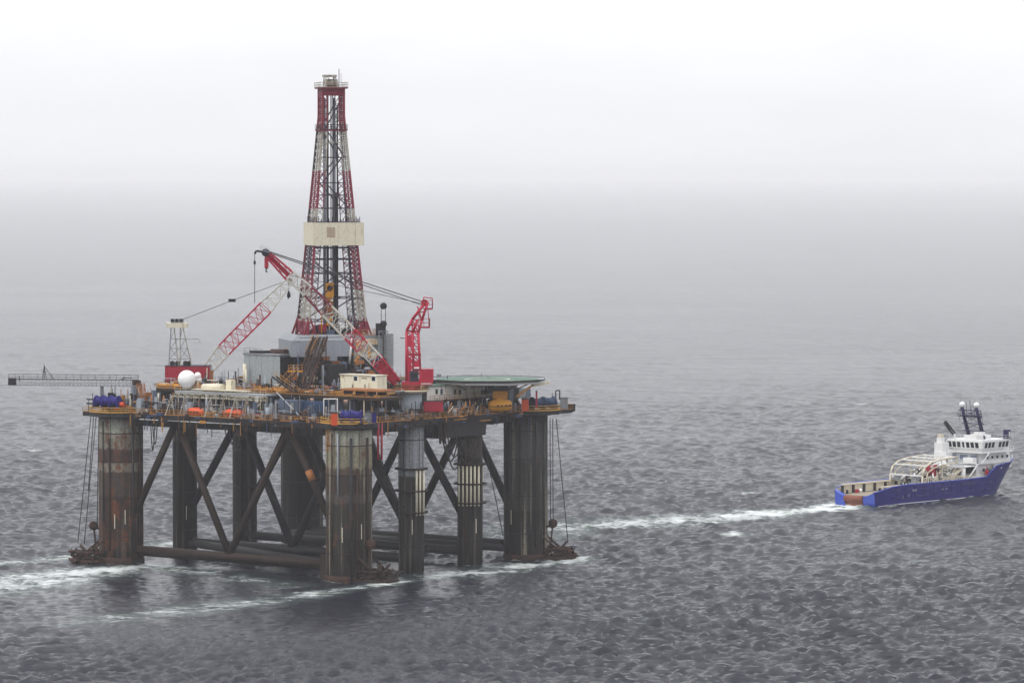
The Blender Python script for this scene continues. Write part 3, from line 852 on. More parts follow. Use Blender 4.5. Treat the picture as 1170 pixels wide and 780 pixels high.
# wind wall band at the monkey board: four cladding walls
zb0, zb1 = zpx(280), zpx(254)
hb = 6.05
for (c, ax, ay, nm_) in ((-DW, DX, DW, 0), (DX, DW, DX, 1), (DW, DX, DW, 2), (-DX, DW, DX, 3)):
    cc = Vector((dc.x, dc.y, (zb0 + zb1) / 2)) + c * hb + DX * .5
    n_p = 6
    for k in range(n_p):
        o_ = -hb + (k + .5) * 2 * hb / n_p
        MB().obox(cc + ax * o_, ax * (hb / n_p - .02), ay * (.12 + .02 * (k % 2)), Zv * ((zb1 - zb0) / 2)).build('cladding_panel', M['cream'], der)
MB().obox(Vector((dc.x, dc.y, (zb0 + zb1) / 2 + .4)) - DW * (hb + .16) - DX * 1.4, DX * 1.0, DW * .02, Zv * 1.2).build('faded_emblem', paint('faded_patch', (.42, .33, .24), .3, .7), der)
mb = MB()
for k in range(4):
    i, j = ((-1, -1), (1, -1), (1, 1), (-1, 1))[k]; i2, j2 = ((1, -1), (1, 1), (-1, 1), (-1, -1))[k]
    a = Vector((dc.x, dc.y, zb1)) + DX * (i * 5.3 + .5) + DW * (j * 5.3); b = Vector((dc.x, dc.y, zb1)) + DX * (i2 * 5.3 + .5) + DW * (j2 * 5.3)
    mb.bar(a, b, .2); 
    for q in range(8): p = a.lerp(b, q / 8); mb.bar(p, p + Zv * (.9 + .5 * (q % 3 == 0)), .12)
mb.build('racking_board_rail', M['derdark'], der, kind='stuff')
# mid platform and crown
for y, h_, mt_ in ((149, 3.3, 'derred'), (101, 3.4, 'derred')):
    z = zpx(y)
    MB().obox(Vector((dc.x, dc.y, z)), DX * h_, DW * h_, Zv * .15).build('platform', M[mt_], der)
    P = [Vector((dc.x, dc.y, z + .15)) + DX * (h_ * i) + DW * (h_ * j) for i, j in ((-1, -1), (1, -1), (1, 1), (-1, 1))]
    MB().rail(P, closed=True, step=1.2, h=1.2, r=.06).build('platform_railing', M['derwhite' if y < 110 else 'derdark'], der)
MB().obox(Vector((dc.x, dc.y, zpx(105.5))), DX * 2.7, DW * 2.7, Zv * .8).build('crown_beam', M['derred'], der)
cw = MB()
for i in (-1, 1):
    for j in (-1, 1): cw.bar(Vector((dc.x, dc.y, zpx(101))) + DX * (1.6 * i) + DW * (1.6 * j), Vector((dc.x, dc.y, zpx(87))) + DX * (1.1 * i - .4) + DW * (1.1 * j), .16)
cw.obox(Vector((dc.x, dc.y, zpx(87))) - DX * .4, DX * 1.5, DW * 1.4, Zv * .25)
for q in (-1, 1): cw.bar(Vector((dc.x, dc.y, zpx(101))) + DX * (1.6 * q), Vector((dc.x, dc.y, zpx(87))) - DX * (1.2 * q), .1)
cw.cyl(Vector((dc.x, dc.y, zpx(95))) - DX * 1.5, Vector((dc.x, dc.y, zpx(95))) + DX * 1.5, .9, n=14)
cw.build('crown_block', M['derwhite'], der)
MB().bar(Vector((dc.x, dc.y, zpx(101))) + DX * 1.9, Vector((dc.x, dc.y, zpx(79))) + DX * 1.9, .12).build('antenna', M['derdark'], der)
MB().bar(Vector((dc.x, dc.y, zpx(101))) + DX * 2.4, Vector((dc.x, dc.y, zpx(84))) + DX * 2.4, .09).build('antenna', M['lgrey'], der)
# stands of pipe, guide rails and drilling lines inside
for (x_, y_, r_, m_, ya, yb) in ((-1.5, 1.0, .38, 'pipe', 380, 112), (-.7, 1.2, .3, 'dark', 380, 108), (.9, 1.0, .38, 'pipe', 380, 112), (1.7, 1.2, .2, 'dark', 380, 120),
                                 (.1, -.2, .1, 'wire', 330, 104), (.35, -.2, .1, 'wire', 330, 104), (-.2, -.2, .1, 'wire', 330, 104), (-.9, .4, .3, 'dark', 380, 200), (1.1, .3, .26, 'dark', 380, 220)):
    MB().cyl(Vector((dc.x, dc.y, zpx(ya))) + DX * x_ + DW * y_, Vector((dc.x, dc.y, zpx(yb))) + DX * x_ + DW * y_, r_, n=8).build('pipe_stand' if m_ == 'pipe' else 'guide_rail', M[m_], der)
# broad flared feet
for i in (-1, 1):
    mb = MB()
    for j in (-1, 1):
        mb.bar(dp(i, j, DZ) + DX * (i * 1.0), dp(i, j, zpx(362)), .35); mb.bar(dp(i, j, DZ) - DX * (i * 2.2), dp(i, j, zpx(360)), .3)
        mb.bar(dp(i, j, DZ), dp(i, 0, zpx(364)), .3); mb.bar(dp(i, 0, DZ), dp(i, j, zpx(364)), .3)
    mb.build('foot_frame', M['derred'], der)
# travelling block and top drive
tb = thing('travelling_block', 'yellow travelling block with orange top drive hanging inside the derrick', 'hoist block', at(376, 372, DY))
def T(x, y, py): return Vector((dc.x - .6, dc.y, zpx(py))) + DX * x + DW * y
MB().obox(T(0, -.3, 331), DX * .95, DW * .6, Zv * 1.7).obox(T(0, -.3, 339.5), DX * .6, DW * .5, Zv * .7).build('block', M['yellow'], tb)
MB().cyl(T(0, -.9, 329), T(0, .4, 329), .75, n=16).build('sheave', M['dark'], tb)
MB().cyl(T(0, -.3, 340), T(0, -.3, 349), .3, n=8).build('hook', M['dark'], tb)
MB().obox(T(0, -.3, 352), DX * .8, DW * .7, Zv * 1.7).obox(T(.3, -.3, 358), DX * .5, DW * .9, Zv * .8).build('top_drive', M['rusto'], tb)
MB().obox(T(-.1, -.3, 367), DX * .7, DW * .5, Zv * 1.0).build('swivel', M['yellow'], tb)
# driller's gear on the floor, behind the wind wall
t = thing('drill_floor_gear', 'dark red and black machinery crowding the drill floor at the derrick foot', 'machinery', Vector((dc.x, dc.y, DZ)))
g = random.Random(5)
for k in range(14):
    p = Vector((dc.x, dc.y, DZ)) + DX * g.uniform(-5, 5) + DW * g.uniform(-5, 5)
    MB().obox(p + Zv * g.uniform(.5, 1.2), DX * g.uniform(.4, 1.1), DW * g.uniform(.4, 1.1), Zv * g.uniform(.6, 1.6)).build('machine_box', M[g.choice(('dark', 'red', 'derdark', 'bluegrey'))], t)
for k in range(8):
    p = Vector((dc.x, dc.y, DZ)) + DX * g.uniform(-5, 5) + DW * g.uniform(-5, 5)
    MB().cyl(p, p + Zv * g.uniform(2, 6), .16, n=6).build('standpipe', M[g.choice(('dark', 'pipe', 'yellow'))], t)
for x0, x1, y0, y1 in ((-8.5, 0, 383.5, 0),):
    pass

# ================================================================== TOPSIDES
DK = 41.78                       # level of the upper deck floor
def panels_u(par, u, v0, v1, z0, z1, n, mat, th=.12, name='wall_panel'):
    for k in range(n):
        a = v0 + (v1 - v0) * k / n; b = v0 + (v1 - v0) * (k + 1) / n
        MB().box(u - th - .03 * (k % 2), u, a + .03, b - .03, z0, z1).build(name, M[mat], par)
def panels_v(par, v, u0, u1, z0, z1, n, mat, th=.12, name='wall_panel'):
    for k in range(n):
        a = u0 + (u1 - u0) * k / n; b = u0 + (u1 - u0) * (k + 1) / n
        MB().box(a + .03, b - .03, v - th - .03 * (k % 2), v, z0, z1).build(name, M[mat], par)

# drill floor house with wind walls (aligned with the derrick)
dh = thing('drill_floor_house', 'light grey clad drill floor house with sloping eaves beneath the derrick', 'drill floor house', Vector((dc.x, dc.y, DK)))
def D(x, y, z): return Vector((dc.x, dc.y, 0)) + DX * x + DW * y + Zv * z
def dbox(x0, x1, y0, y1, z0, z1): return MB().obox(D((x0 + x1) / 2, (y0 + y1) / 2, (z0 + z1) / 2), DX * ((x1 - x0) / 2), DW * ((y1 - y0) / 2), Zv * ((z1 - z0) / 2))
zf = DZ - .1
dbox(-9.5, 7.2, -8.2, 8.2, zf - 1.2, zf).build('floor_slab', M['dark'], dh)
zw0, zw1 = zf - 4.6, zf - .8
for k in range(7):
    a = -11.4 + k * 2.05
    dbox(a + .02, a + 2.03, -8.9 - .03 * (k % 2), -8.6, zw0, zw1 - (.0 if k else .2)).build('wall_panel', M['lgrey'], dh)
for k in range(2):
    a = 3.6 + k * 1.7
    dbox(a + .02, a + 1.68, -8.9, -8.6, zw0 - .5, zw1 + .9).build('wall_panel', M['wallgrey'], dh)
for k in range(5):
    a = -8.6 + k * 3.3
    dbox(-11.5, -11.3, a + .02, a + 3.28, zw0, zw1).build('wall_panel', M['grey'], dh)
    dbox(7.0, 7.2, a + .02, a + 3.28, zw0, zw1).build('wall_panel', M['grey'], dh)
mb = MB()
mb.add([D(-11.5, -8.95, zw1), D(3.4, -8.95, zw1), D(3.4, -7.4, zf + .6), D(-9.6, -7.4, zf + .6), D(-11.5, 8, zw1), D(-9.6, 7.6, zf + .6)], [(0, 1, 2, 3), (4, 0, 3, 5)])
mb.add([D(-11.5, -8.95, zw1 - .15), D(3.4, -8.95, zw1 - .15), D(3.4, -7.4, zf + .45), D(-9.6, -7.4, zf + .45), D(-11.5, 8, zw1 - .15), D(-9.6, 7.6, zf + .45)], [(0, 3, 2, 1), (4, 5, 3, 0)])
mb.build('sloping_eave', M['grey'], dh)
dbox(-4.3, -3.5, -8.98, -8.92, zw0 + 1.2, zw0 + 2.9).build('window', M['glass'], dh)
dbox(-4.6, -4.35, -8.98, -8.92, zw0 + 1.2, zw0 + 2.9).build('white_strip', M['shipw'], dh)
# substructure: posts and braces in dark blue
for x in (-10.5, -5, 0, 5):
    for y in (-8.3, 0, 8):
        MB().obox(D(x, y, (DK + zw0) / 2 + .4), DX * .35, DW * .35, Zv * ((zw0 + .8 - DK) / 2)).build('substructure_post', M['dark'], dh)
for x0, x1 in ((-10.5, -5), (-5, 0), (0, 5)):
    MB().bar(D(x0, -8.3, DK), D(x1, -8.3, zw0 + .6), .25).build('substructure_brace', M['dark'], dh)
    MB().bar(D(x1, -8.3, DK), D(x0, -8.3, zw0 + .6), .2).build('substructure_brace', M['teal'], dh)
dbox(-9, 5, -5, 6, DK, zw0).build('substructure_core', M['dark'], dh)
for k, (x0, x1, z0, z1, m_) in enumerate(((-10, -7, 0, 3.2, 'teal'), (-6.8, -4.8, 1.0, 4.0, 'dark'), (-1.2, 1.3, .2, 4.6, 'bluegrey'), (1.6, 3.4, 1.2, 3.8, 'teal'), (3.6, 6.4, .4, 2.8, 'bluegrey'), (5.4, 7.6, 2.8, 5.2, 'brown'))):
    dbox(x0, x1, -9.4 - .3 * (k % 3), -7.5, DK + z0, DK + z1).build('equipment_box', M[m_], dh)
g = random.Random(41)
for m_, n_ in (('dark', 34), ('teal', 30), ('bluegrey', 26), ('brown', 30), ('lgrey', 30), ('rusto', 30), ('yellow', 16), ('red', 8), ('grey', 24), ('cream', 8)):
    mb = MB()
    for k in range(n_):
        x = g.uniform(-12, 12); y = g.uniform(-16, -9.4); zt_ = 2.0 + 7 * (y + 16) / 6.6
        z = DK + g.uniform(0, max(.6, zt_)); k_ = g.random()
        if k_ < .3: mb.bar(D(x, y, DK), D(x, y, z + .6), g.uniform(.08, .2))
        elif k_ < .6: mb.cyl(D(x, y, z), D(x + g.uniform(-3.5, 3.5), y, z + g.uniform(-.3, .3)), g.uniform(.14, .4), n=7)
        elif k_ < .7: mb.cyl(D(x, y, z), D(x, y, z + g.uniform(.5, 1.8)), g.uniform(.3, .7), n=10)
        else: mb.obox(D(x, y, z), DX * g.uniform(.3, 1.2), DW * g.uniform(.2, .6), Zv * g.uniform(.25, .9))
    mb.build('process_piping', M[m_], dh, kind='stuff')
P_ = [D(3.6, -8.9, zw1 + .1), D(9.5, -8.9, zw1 + .1), D(9.5, -2, zw1 + .1)]
# right-hand yellow and grey block beside the floor
yb = thing('mud_house', 'yellow and grey machinery house right of the drill floor behind the red boom', 'machinery house', D(8, -6, DK))
dbox(3.6, 9.8, -8.4, -1.5, DK, zw1 + 1.2).build('wall', M['wallgrey'], yb)
for k, (x0, x1, z0, z1, m_) in enumerate(((3.9, 5.6, 6.0, 9.5, 'grey'), (5.7, 7.6, 7.0, 10.6, 'yellow'), (7.8, 9.4, 6.6, 9.0, 'cream'), (4.2, 9.4, 10.8, 12.2, 'cream'), (5.2, 6.8, 4.5, 6.6, 'brown'), (7.2, 9.6, 3.0, 5.8, 'grey'))):
    dbox(x0, x1, -8.7 - .1 * k, -8.3, DK + z0, min(DK + z1, zw1 + 1.5)).build('front_panel', M[m_], yb)
mb = MB(); g = random.Random(9)
for k in range(26):
    x = g.uniform(3.8, 9.6); z = g.uniform(DK + 4, zw1)
    mb.bar(D(x, -9.4, z), D(x + g.uniform(-1.5, 1.5), -9.3, z + g.uniform(.5, 2.5)), g.uniform(.06, .14))
mb.build('pipework', M['yellow'], yb, kind='stuff')
MB().rail([D(3.6, -8.9, zw1 + 1.25), D(9.8, -8.9, zw1 + 1.25), D(9.8, -1.5, zw1 + 1.25)]).build('railing', M['yrail'], yb)
MB().cyl(D(-2.0, 0, 0) * 0 + D(2.4, -9.3, DK + 6.2), D(3.0, -9.3, zw1 + .4), .28, n=8).build('white_vent', M['shipw'], yb)

# deadline column with two dark sheaves
t = thing('sheave_tower', 'slim dark post with two round black sheaves right of the derrick', 'sheave post', at(438, 408, 950))
for py, rr in ((349.5, .8), (370, .8)):
    c = at(438, py, 950)
    MB().lathe(c - Vector((0, .35, 0)), [(.3, 0), (rr, .05), (rr, .65), (.3, .7)], 20, axis=Vector((0.1, 1, 0))).build('sheave', M['black'], t)
mb = MB()
for dx in (-2.4, 2.4): mb.bar(at(438 + dx * 1, 385, 950), at(438 + dx * 1, 350, 950), .1)
mb.bar(at(438, 408, 950), at(438, 372, 950), .25)
mb.build('post', M['dark'], t)
MB().obox(at(435, 376, 950.6), Vector((1.2, 0, 0)), Vector((0, .8, 0)), Zv * 1.4).build('platform_box', M['dark'], t)
MB().truss(at(438, 412, 950.5), at(438, 378, 950.5), 2.3, 2.3, 2.0, 2.0, 6, Vector((1, 0, 0)), .14, .09).build('lattice_tower', M['grey'], t)
MB().obox(at(441, 400, 951.6), Vector((1.8, 0, 0)), Vector((0, 1.2, 0)), Zv * 4.0).build('tower_cladding', M['wallgrey'], t)

# pipe slide (V-door ramp) and stairs
t = thing('pipe_slide', 'brown inclined pipe ramp leading up to the drill floor', 'ramp', at(348, 440, 938))
a0, a1 = at(344, 446, 934), at(366, 385, 946)
sd = Vector((1, 0, 0))
for s_ in (-1.6, -.9, .0, .9, 1.6):
    MB().obox((a0 + a1) / 2 + sd * s_, (a1 - a0) / 2, sd * (.3 if abs(s_) < 1.3 else .16), (a1 - a0).cross(sd).normalized() * (.12 if abs(s_) < 1.3 else .5)).build('ramp_plank', M['brown' if abs(s_) < 1.3 else 'rust'], t)
for k in range(12):
    c = a0.lerp(a1, (k + .5) / 12); MB().obox(c - Zv * .3, sd * 2.1, Zv * .1, Vector((0, .1, 0))).build('cross_rib', M['rusto'], t)
for k in (.35, .65, .9):
    c = a0.lerp(a1, k); mb = MB()
    for s_ in (-1.8, 1.8): mb.bar(c + sd * s_, Vector((c.x + s_, c.y, DK)), .16)
    mb.build('support_leg', M['rust'], t)
def stair(pa, pb, wid, name, label, mat='brown', nst=12):
    t = thing(name, label, 'stairs', pa)
    d = pb - pa; hd = Vector((d.x, d.y, 0)).normalized(); s2 = Vector((-hd.y, hd.x, 0)) * wid / 2
    for s_ in (-1, 1):
        MB().obox((pa + pb) / 2 + s2 * s_, d / 2, s2.normalized() * .06, Zv * .22).build('stringer', M[mat], t)
        mb = MB(); mb.bar(pa + s2 * s_ + Zv * 1.1, pb + s2 * s_ + Zv * 1.1, .05)
        for k in range(6): q = pa.lerp(pb, k / 5) + s2 * s_; mb.bar(q, q + Zv * 1.1, .05)
        mb.build('handrail', M['yrail'], t, kind='stuff')
    mb = MB()
    for k in range(nst): mb.obox(pa.lerp(pb, (k + .5) / nst), s2, hd * .16, Zv * .03)
    mb.build('treads', M[mat], t, kind='stuff')
stair(at(322, 441, 930), at(336, 424, 934), 1.6, 'deck_stairs', 'short brown stairs climbing right below the yellow landing', 'brown')
t = thing('stair_landing', 'small yellow railed landing left of the pipe ramp', 'landing', at(337, 424, 935))
c = at(337.5, 424, 935); MB().obox(c, Vector((1.7, 0, 0)), Vector((0, 1.3, 0)), Zv * .12).build('floor', M['yellow'], t)
MB().rail([c + Vector((-1.6, -1.2, .1)), c + Vector((1.6, -1.2, .1)), c + Vector((1.6, 1.2, .1))], r=.08, step=.8, h=1.4).build('railing', M['yrail'], t)
mb = MB()
for s_ in (-1.4, 1.4): mb.bar(c + Vector((s_, 0, 0)), Vector((c.x + s_, c.y, DK)), .14)
mb.build('support_leg', M['dark'], t)
stair(at(352, 405, 938), at(361, 386, 941), 1.6, 'upper_stairs', 'steep yellow-railed stairs up the front of the drill floor house', 'rust')
# steep ladder frame seen lower down
stair(at(338, 448, 922), at(313, 430, 926), 1.5, 'lower_stairs', 'long dark stairs descending left of the pipe ramp foot', 'dark')

# grey module at the left of the deck
vL, zb = onv(279, 14, 437); vR = onv(320.5, 14)
zt = onv(300, 14, 405.5)[1]
gm = thing('grey_module', 'large plain grey clad module at the left of the upper deck', 'deck module', R(14, (vL + vR) / 2, DK))
MB().box(14, 24, vR, vL, DK, zt).build('body', M['wallgrey'], gm)
panels_u(gm, 14, vR, vL, zb, zt + .05, 6, 'wallgrey')
MB().box(13.9, 24.1, vR - .25, vR, DK, zt - .3).build('side_panel', M['dark'], gm)
MB().box(13.6, 24.3, vR - .2, vL + .2, zt + .05, zt + .3).build('roof_edge', M['grey'], gm)
g = random.Random(3)
MB().box(15, 18, vL - 5, vL - .8, zt + .3, zt + .9).build('roof_duct', M['dark'], gm)
mb = MB().rail([R(14, vL, zt + .3), R(14, vL - 5.5, zt + .3)], r=.05); mb.build('roof_railing', M['dark'], gm)
MB().cyl(R(17, vR + 5.2, zt + .3), R(17, vR + .6, zt + .3), 1.1, n=18).build('roof_tank', M['rust'], gm)
MB().cyl(R(20, vR + 3.4, zt + .9), R(20, vR + .4, zt + .9), .7, n=16).build('roof_tank', M['rusto'], gm)
for k, v in enumerate(np.linspace(vR + 1, vL - 1, 5)):
    wall_u(12.6, v - 1.0, v + .6, DK, zb - .4, ('lgrey', 'dark', 'grey', 'dark', 'bluegrey')[k], 'base_panel', gm)
MB().cyl(R(12.4, vL - 1.6, DK + 1), R(12.4, vL - 1.6, zb + 4.6), .45, n=10).build('vent_pipe', M['cream'], gm)
# dark machinery mass between module and drill floor house
mm = thing('machinery_stack', 'dark blue machinery stacked between the grey module and the drill floor', 'machinery', R(16, vR - 6, DK))
g = random.Random(21)
for k in range(16):
    v0 = g.uniform(vR - 12, vR - 1.5); z0 = DK + g.uniform(0, 5)
    MB().box(16 + g.uniform(0, 2), 19 + g.uniform(0, 3), v0, v0 + g.uniform(1, 2.6), z0, z0 + g.uniform(1, 3)).build('machine_box', M[g.choice(('dark', 'teal', 'bluegrey', 'dark', 'dark'))], mm)
for k in range(8):
    v0 = g.uniform(vR - 12, vR - 1.5)
    MB().cyl(R(15.6, v0, DK), R(15.6, v0, DK + g.uniform(3, 8)), g.uniform(.12, .3), n=8).build('vent_pipe', M[g.choice(('grey', 'brown', 'lgrey'))], mm)
MB().box(17, 24, vR - 12.5, vR - .5, DK, DK + 6.4).build('block', M['dark'], mm)

# white cabin with two windows
cb = thing('white_cabin', 'rust-streaked white cabin with two dark windows standing on the deck edge', 'cabin', on(410, 446, DK))
vl, z0c = onv(389, 9, 444.5); vr, z1c = onv(431, 9, 429.5)
MB().box(9, 12.5, vr, vl, z0c, z1c).build('body', M['cabin'], cb)
MB().box(8.7, 12.7, vr - .2, vl + .2, z1c, z1c + .15).build('roof', M['cream'], cb)
cb.location = R(10.7, (vl + vr) / 2, z0c); 
for o_ in list(cb.children): o_.location = WL['white_cabin'] - cb.location
for px, w_ in ((401, 1.0), (421, 1.0)):
    v = onv(px, 8.9); z = onv(px, 8.9, 433.6 + (px > 410) * .2)[1]
    f = MB().box(8.93, 9.0, v - w_ / 2 - .12, v + w_ / 2 + .12, z - .62, z + .62).build('window', M['shipw'], cb)
    MB().box(8.9, 8.93, v - w_ / 2, v + w_ / 2, z - .5, z + .5).build('pane', M['glass'], f)
v = onv(411, 9); MB().box(8.94, 9.0, v - .8, v + .8, z - .1, z + .1).build('name_plate', M['dark'], cb)
for px in (391, 404, 417, 429):
    v = onv(px, 10); MB().box(9.3, 12, v - .2, v + .2, DK, z0c).build('skid_leg', M['rust'], cb)
MB().box(8.4, 13, vr - .6, vl + .6, z0c - .45, z0c - .02).build('skid_base', M['rusto'], cb)

# ------------------------------------------------------------------ cranes
def king_crane(): pass
# red crane on its pedestal over the slim column
CA = R(S1u, 0)
ra = thing('red_crane', 'bright red pedestal crane with trussed gantry at the right, boom pointing left', 'crane', Vector((CA.x, CA.y, 34.7)))
def A(px, py, dy=0): return at(px, py, CA.y + dy)
MB().cyl(Vector((CA.x, CA.y, 36.1)), Vector((CA.x, CA.y, A(470, 446).z)), 2.5, 2.5, 32).build('pedestal', M['lgrey'], ra)
MB().lathe(Vector((CA.x, CA.y, A(470, 446.5).z)), [(2.5, -.6), (4.3, 0), (4.3, .25), (2.5, .3)], 32).build('pedestal_platform', M['cream'], ra)
z_ = A(470, 445.5).z
MB().rail([Vector((CA.x, CA.y, z_)) + Vector((math.cos(a), math.sin(a), 0)) * 4.2 for a in np.linspace(0, 6.283, 15)[:-1]], closed=True).build('railing', M['yrail'], ra)
MB().cyl(A(470, 446), A(470, 440), 2.0, 2.3, 24).build('slew_ring', M['red'], ra)
XX = Vector((1, 0, 0)); YY = Vector((0, 1, 0))
def abox(x0, x1, y0, y1, d0, d1):
    a = A(x0, y1, d0); b = A(x1, y0, d0)
    return MB().obox(Vector(((a.x + b.x) / 2, CA.y + (d0 + d1) / 2, (a.z + b.z) / 2)), XX * (abs(b.x - a.x) / 2), YY * (abs(d1 - d0) / 2), Zv * (abs(b.z - a.z) / 2))
abox(459, 494, 436, 440, -2.6, 2.6).build('turntable', M['red'], ra)
abox(479, 495, 422.5, 436, -2.4, 2.4).build('engine_house', M['brightred'], ra)
abox(478.5, 495.5, 421.8, 422.5, -2.5, 2.5).build('house_roof', M['red'], ra)
abox(468, 478, 424, 436, -2.5, -.2).build('cab', M['derdark'], ra)
abox(469.5, 476.5, 426, 431, -2.6, -2.5).build('cab_window', M['glass'], ra)
abox(473, 479, 419.5, 421, -2.4, -1).build('floodlight_box', M['shipw'], ra)
abox(481, 493, 437.8, 438.6, -2.68, -2.6).build('white_strip', M['shipw'], ra)
for k, x_ in enumerate((482.6, 486.6, 490.6)): abox(x_, x_ + 2.6, 425, 434, -2.46, -2.4).build('louvre_panel', M['red'], ra)
# gantry: rear vertical truss pair leaning to the right at the top
for dy in (-1.6, 1.6):
    MB().path([A(464.5, 436, dy), A(464.5, 378, dy), A(471, 365, dy), A(484, 348, dy)], .33, 6).build('gantry_leg', M['brightred'], ra)
    MB().path([A(480, 424, dy), A(478, 380, dy), A(482, 366, dy), A(489, 345, dy)], .3, 6).build('gantry_leg', M['brightred'], ra)
    MB().path([A(472.5, 424, dy), A(471.5, 380, dy), A(477, 365, dy)], .3, 6).build('gantry_leg', M['brightred'], ra)
    mb = MB()
    ys = list(range(378, 436, 7))
    for k, (y0, y1) in enumerate(zip(ys, ys[1:])):
        mb.bar(A(464.5, y0, dy), A(472, y1, dy), .19); mb.bar(A(472, y0, dy), A(479, y1, dy), .18); mb.bar(A(472, y1, dy), A(464.5, y1 + 5, dy), .15)
        mb.bar(A(464.5, y0, dy), A(479, y0, dy), .16)
    for (a, b) in (((465, 377), (478, 380)), ((471, 365), (482, 366)), ((468, 371), (480, 372)), ((471, 365), (478, 380)), ((477, 357), (485, 356)), ((477, 357), (482, 366)), ((465, 377), (471, 380)), ((471, 380), (471, 365)), ((482, 366), (477, 350))):
        mb.bar(A(*a, dy), A(*b, dy), .2)
    mb.build('gantry_lacing', M['brightred'], ra, kind='stuff')
mb = MB()
for (x, y) in ((464.5, 378), (464.5, 395), (464.5, 412), (478, 380), (479, 400), (471, 365), (484, 348), (489, 345)): mb.bar(A(x, y, -1.6), A(x, y, 1.6), .2)
for y0, y1 in ((378, 395), (395, 412), (412, 430)): mb.bar(A(464.5, y0, -1.6), A(464.5, y1, 1.6), .14)
mb.build('gantry_cross', M['brightred'], ra, kind='stuff')
MB().cyl(A(485, 346, -1.7), A(485, 346, 1.7), .85, n=18).build('gantry_sheave', M['red'], ra)
for (x0, x1, y) in ((484, 494, 353), (478, 491, 374)):
    a = A(x0, y, 0); b = A(x1, y, 0); c = (a + b) / 2
    MB().obox(c, XX * ((b.x - a.x) / 2), YY * 1.8, Zv * .1).build('gantry_platform', M['brightred'], ra)
    q = (b.x - a.x) / 2
    MB().rail([c + Vector((-q, -1.8, .1)), c + Vector((q, -1.8, .1)), c + Vector((q, 1.8, .1))], h=2.0, r=.09, step=1.1).build('gantry_railing', M['brightred'], ra)
MB().path([A(484, 343, -1), A(484, 339.5, -1), A(494, 340.5, -1), A(494, 353, -1)], .12).build('gantry_frame', M['brightred'], ra)
MB().path([A(489, 353, -1.6), A(490, 366, -1.6), A(490, 374, -1.6)], .1).build('gantry_frame', M['brightred'], ra)
MB().bar(A(457, 386, 0), A(464, 386.5, 0), .12).build('gantry_arm', M['dark'], ra)
for (x0, x1, y0, y1) in ((464, 470, 408, 436), (472.5, 479, 412, 424), (465, 470.5, 383, 396)):
    abox(x0, x1, y0, y1, -1.75, -1.6).build('gantry_plate', M['brightred'], ra)
abox(463, 481, 404, 406, -1.8, 1.8).build('gantry_platform', M['red'], ra)
# boom
bp_ = [(453, 436, .0), (430, 412, -2), (413, 395, -3.4), (398, 379.5, -4.6), (372, 353, -6.8), (351, 331.5, -8.5), (330, 314.5, -9.6), (303.5, 288.5, -11.5)]
bw = [1.6, 3.0, 3.2, 3.2, 3.0, 2.6, 2.3, 1.2]
bm = ['brightred', 'boomwhite', 'brightred', 'boomwhite', 'derred', 'boomwhite', 'brightred']
for k in range(7):
    a, b = A(*bp_[k]), A(*bp_[k + 1])
    MB().truss(a, b, bw[k], bw[k], bw[k + 1], bw[k + 1], max(3, int((b - a).length / 1.9)), YY, .21 if k else .3, .11 if k else .18).build('boom_section', M[bm[k]], ra)
a, b = A(*bp_[6]), A(*bp_[7])
MB().obox((a + b) / 2 - YY * .5, (b - a) / 2, YY * .1, ((b - a).cross(YY)).normalized() * .5).build('boom_plate', M['brightred'], ra)
a, b = A(*bp_[0]), A(*bp_[1])
for s_ in (-1, 1): MB().obox(a.lerp(b, .45) + YY * (1.25 * s_), (b - a) * .42, YY * .12, ((b - a).cross(YY)).normalized() * .75).build('boom_plate', M['red'], ra)
MB().path([A(446, 441, -3.5), A(428, 423, -4), A(411, 405, -4.5)], .3).build('boom_walkway', M['dark'], ra)
tip = A(*bp_[7])
mb = MB(); mb.cyl(tip - YY * .9, tip + YY * .9, .9, n=18); mb.build('tip_sheave', M['dark'], ra)
MB().path([tip, A(293, 286.5, -11.5), A(291, 290, -11.5)], .25).build('jib_nose', M['dark'], ra)
MB().rail([A(298, 286, -12.5), A(308, 289, -12.5)], h=1.0, r=.06, step=.8).build('tip_railing', M['lgrey'], ra)
for dy in (-1.1, 1.1):
    MB().cyl(tip + YY * dy + Zv * .5, A(484, 345, dy), .1, n=5).build('pendant_wire', M['wire'], ra)
    MB().cyl(tip + YY * dy * .6 + Zv * .2, A(484, 349, dy), .09, n=5).build('pendant_wire', M['wire'], ra)
MB().cyl(A(330, 314, -10.5), A(484, 347, 0), .06, n=5).build('hoist_wire', M['wire'], ra)
# hook block
t = thing('hook_block', 'rusty red hook block hanging from the tip of the red boom', 'hook block', A(304.5, 311, -11.5))
MB().cyl(A(304.5, 291, -11.5), A(304.5, 298, -11.5), .12, n=5).build('fall_wire', M['wire'], t)
MB().obox(A(304.5, 300, -11.5), XX * .45, YY * .5, Zv * 1.2).build('cheek', M['red'], t)
MB().cyl(A(304.5, 302, -11.5), A(304.5, 307, -11.5), .5, .38, 10).build('ball', M['brown'], t)
MB().path([A(304.5, 307, -11.5), A(303.6, 309.5, -11.5), A(304.6, 311, -11.5), A(305.6, 309.8, -11.5)], .14).build('hook', M['dark'], t)
t = thing('whip_line', 'thin dark whip line with small weight hanging from the nose of the red boom', 'wire', A(291, 345, -11.5))
MB().cyl(A(291, 290, -11.5), A(291, 346, -11.5), .08, n=5).build('line', M['wire'], t)
MB().cyl(A(291, 298, -11.5), A(291, 302, -11.5), .28, n=8).build('weight', M['dark'], t)

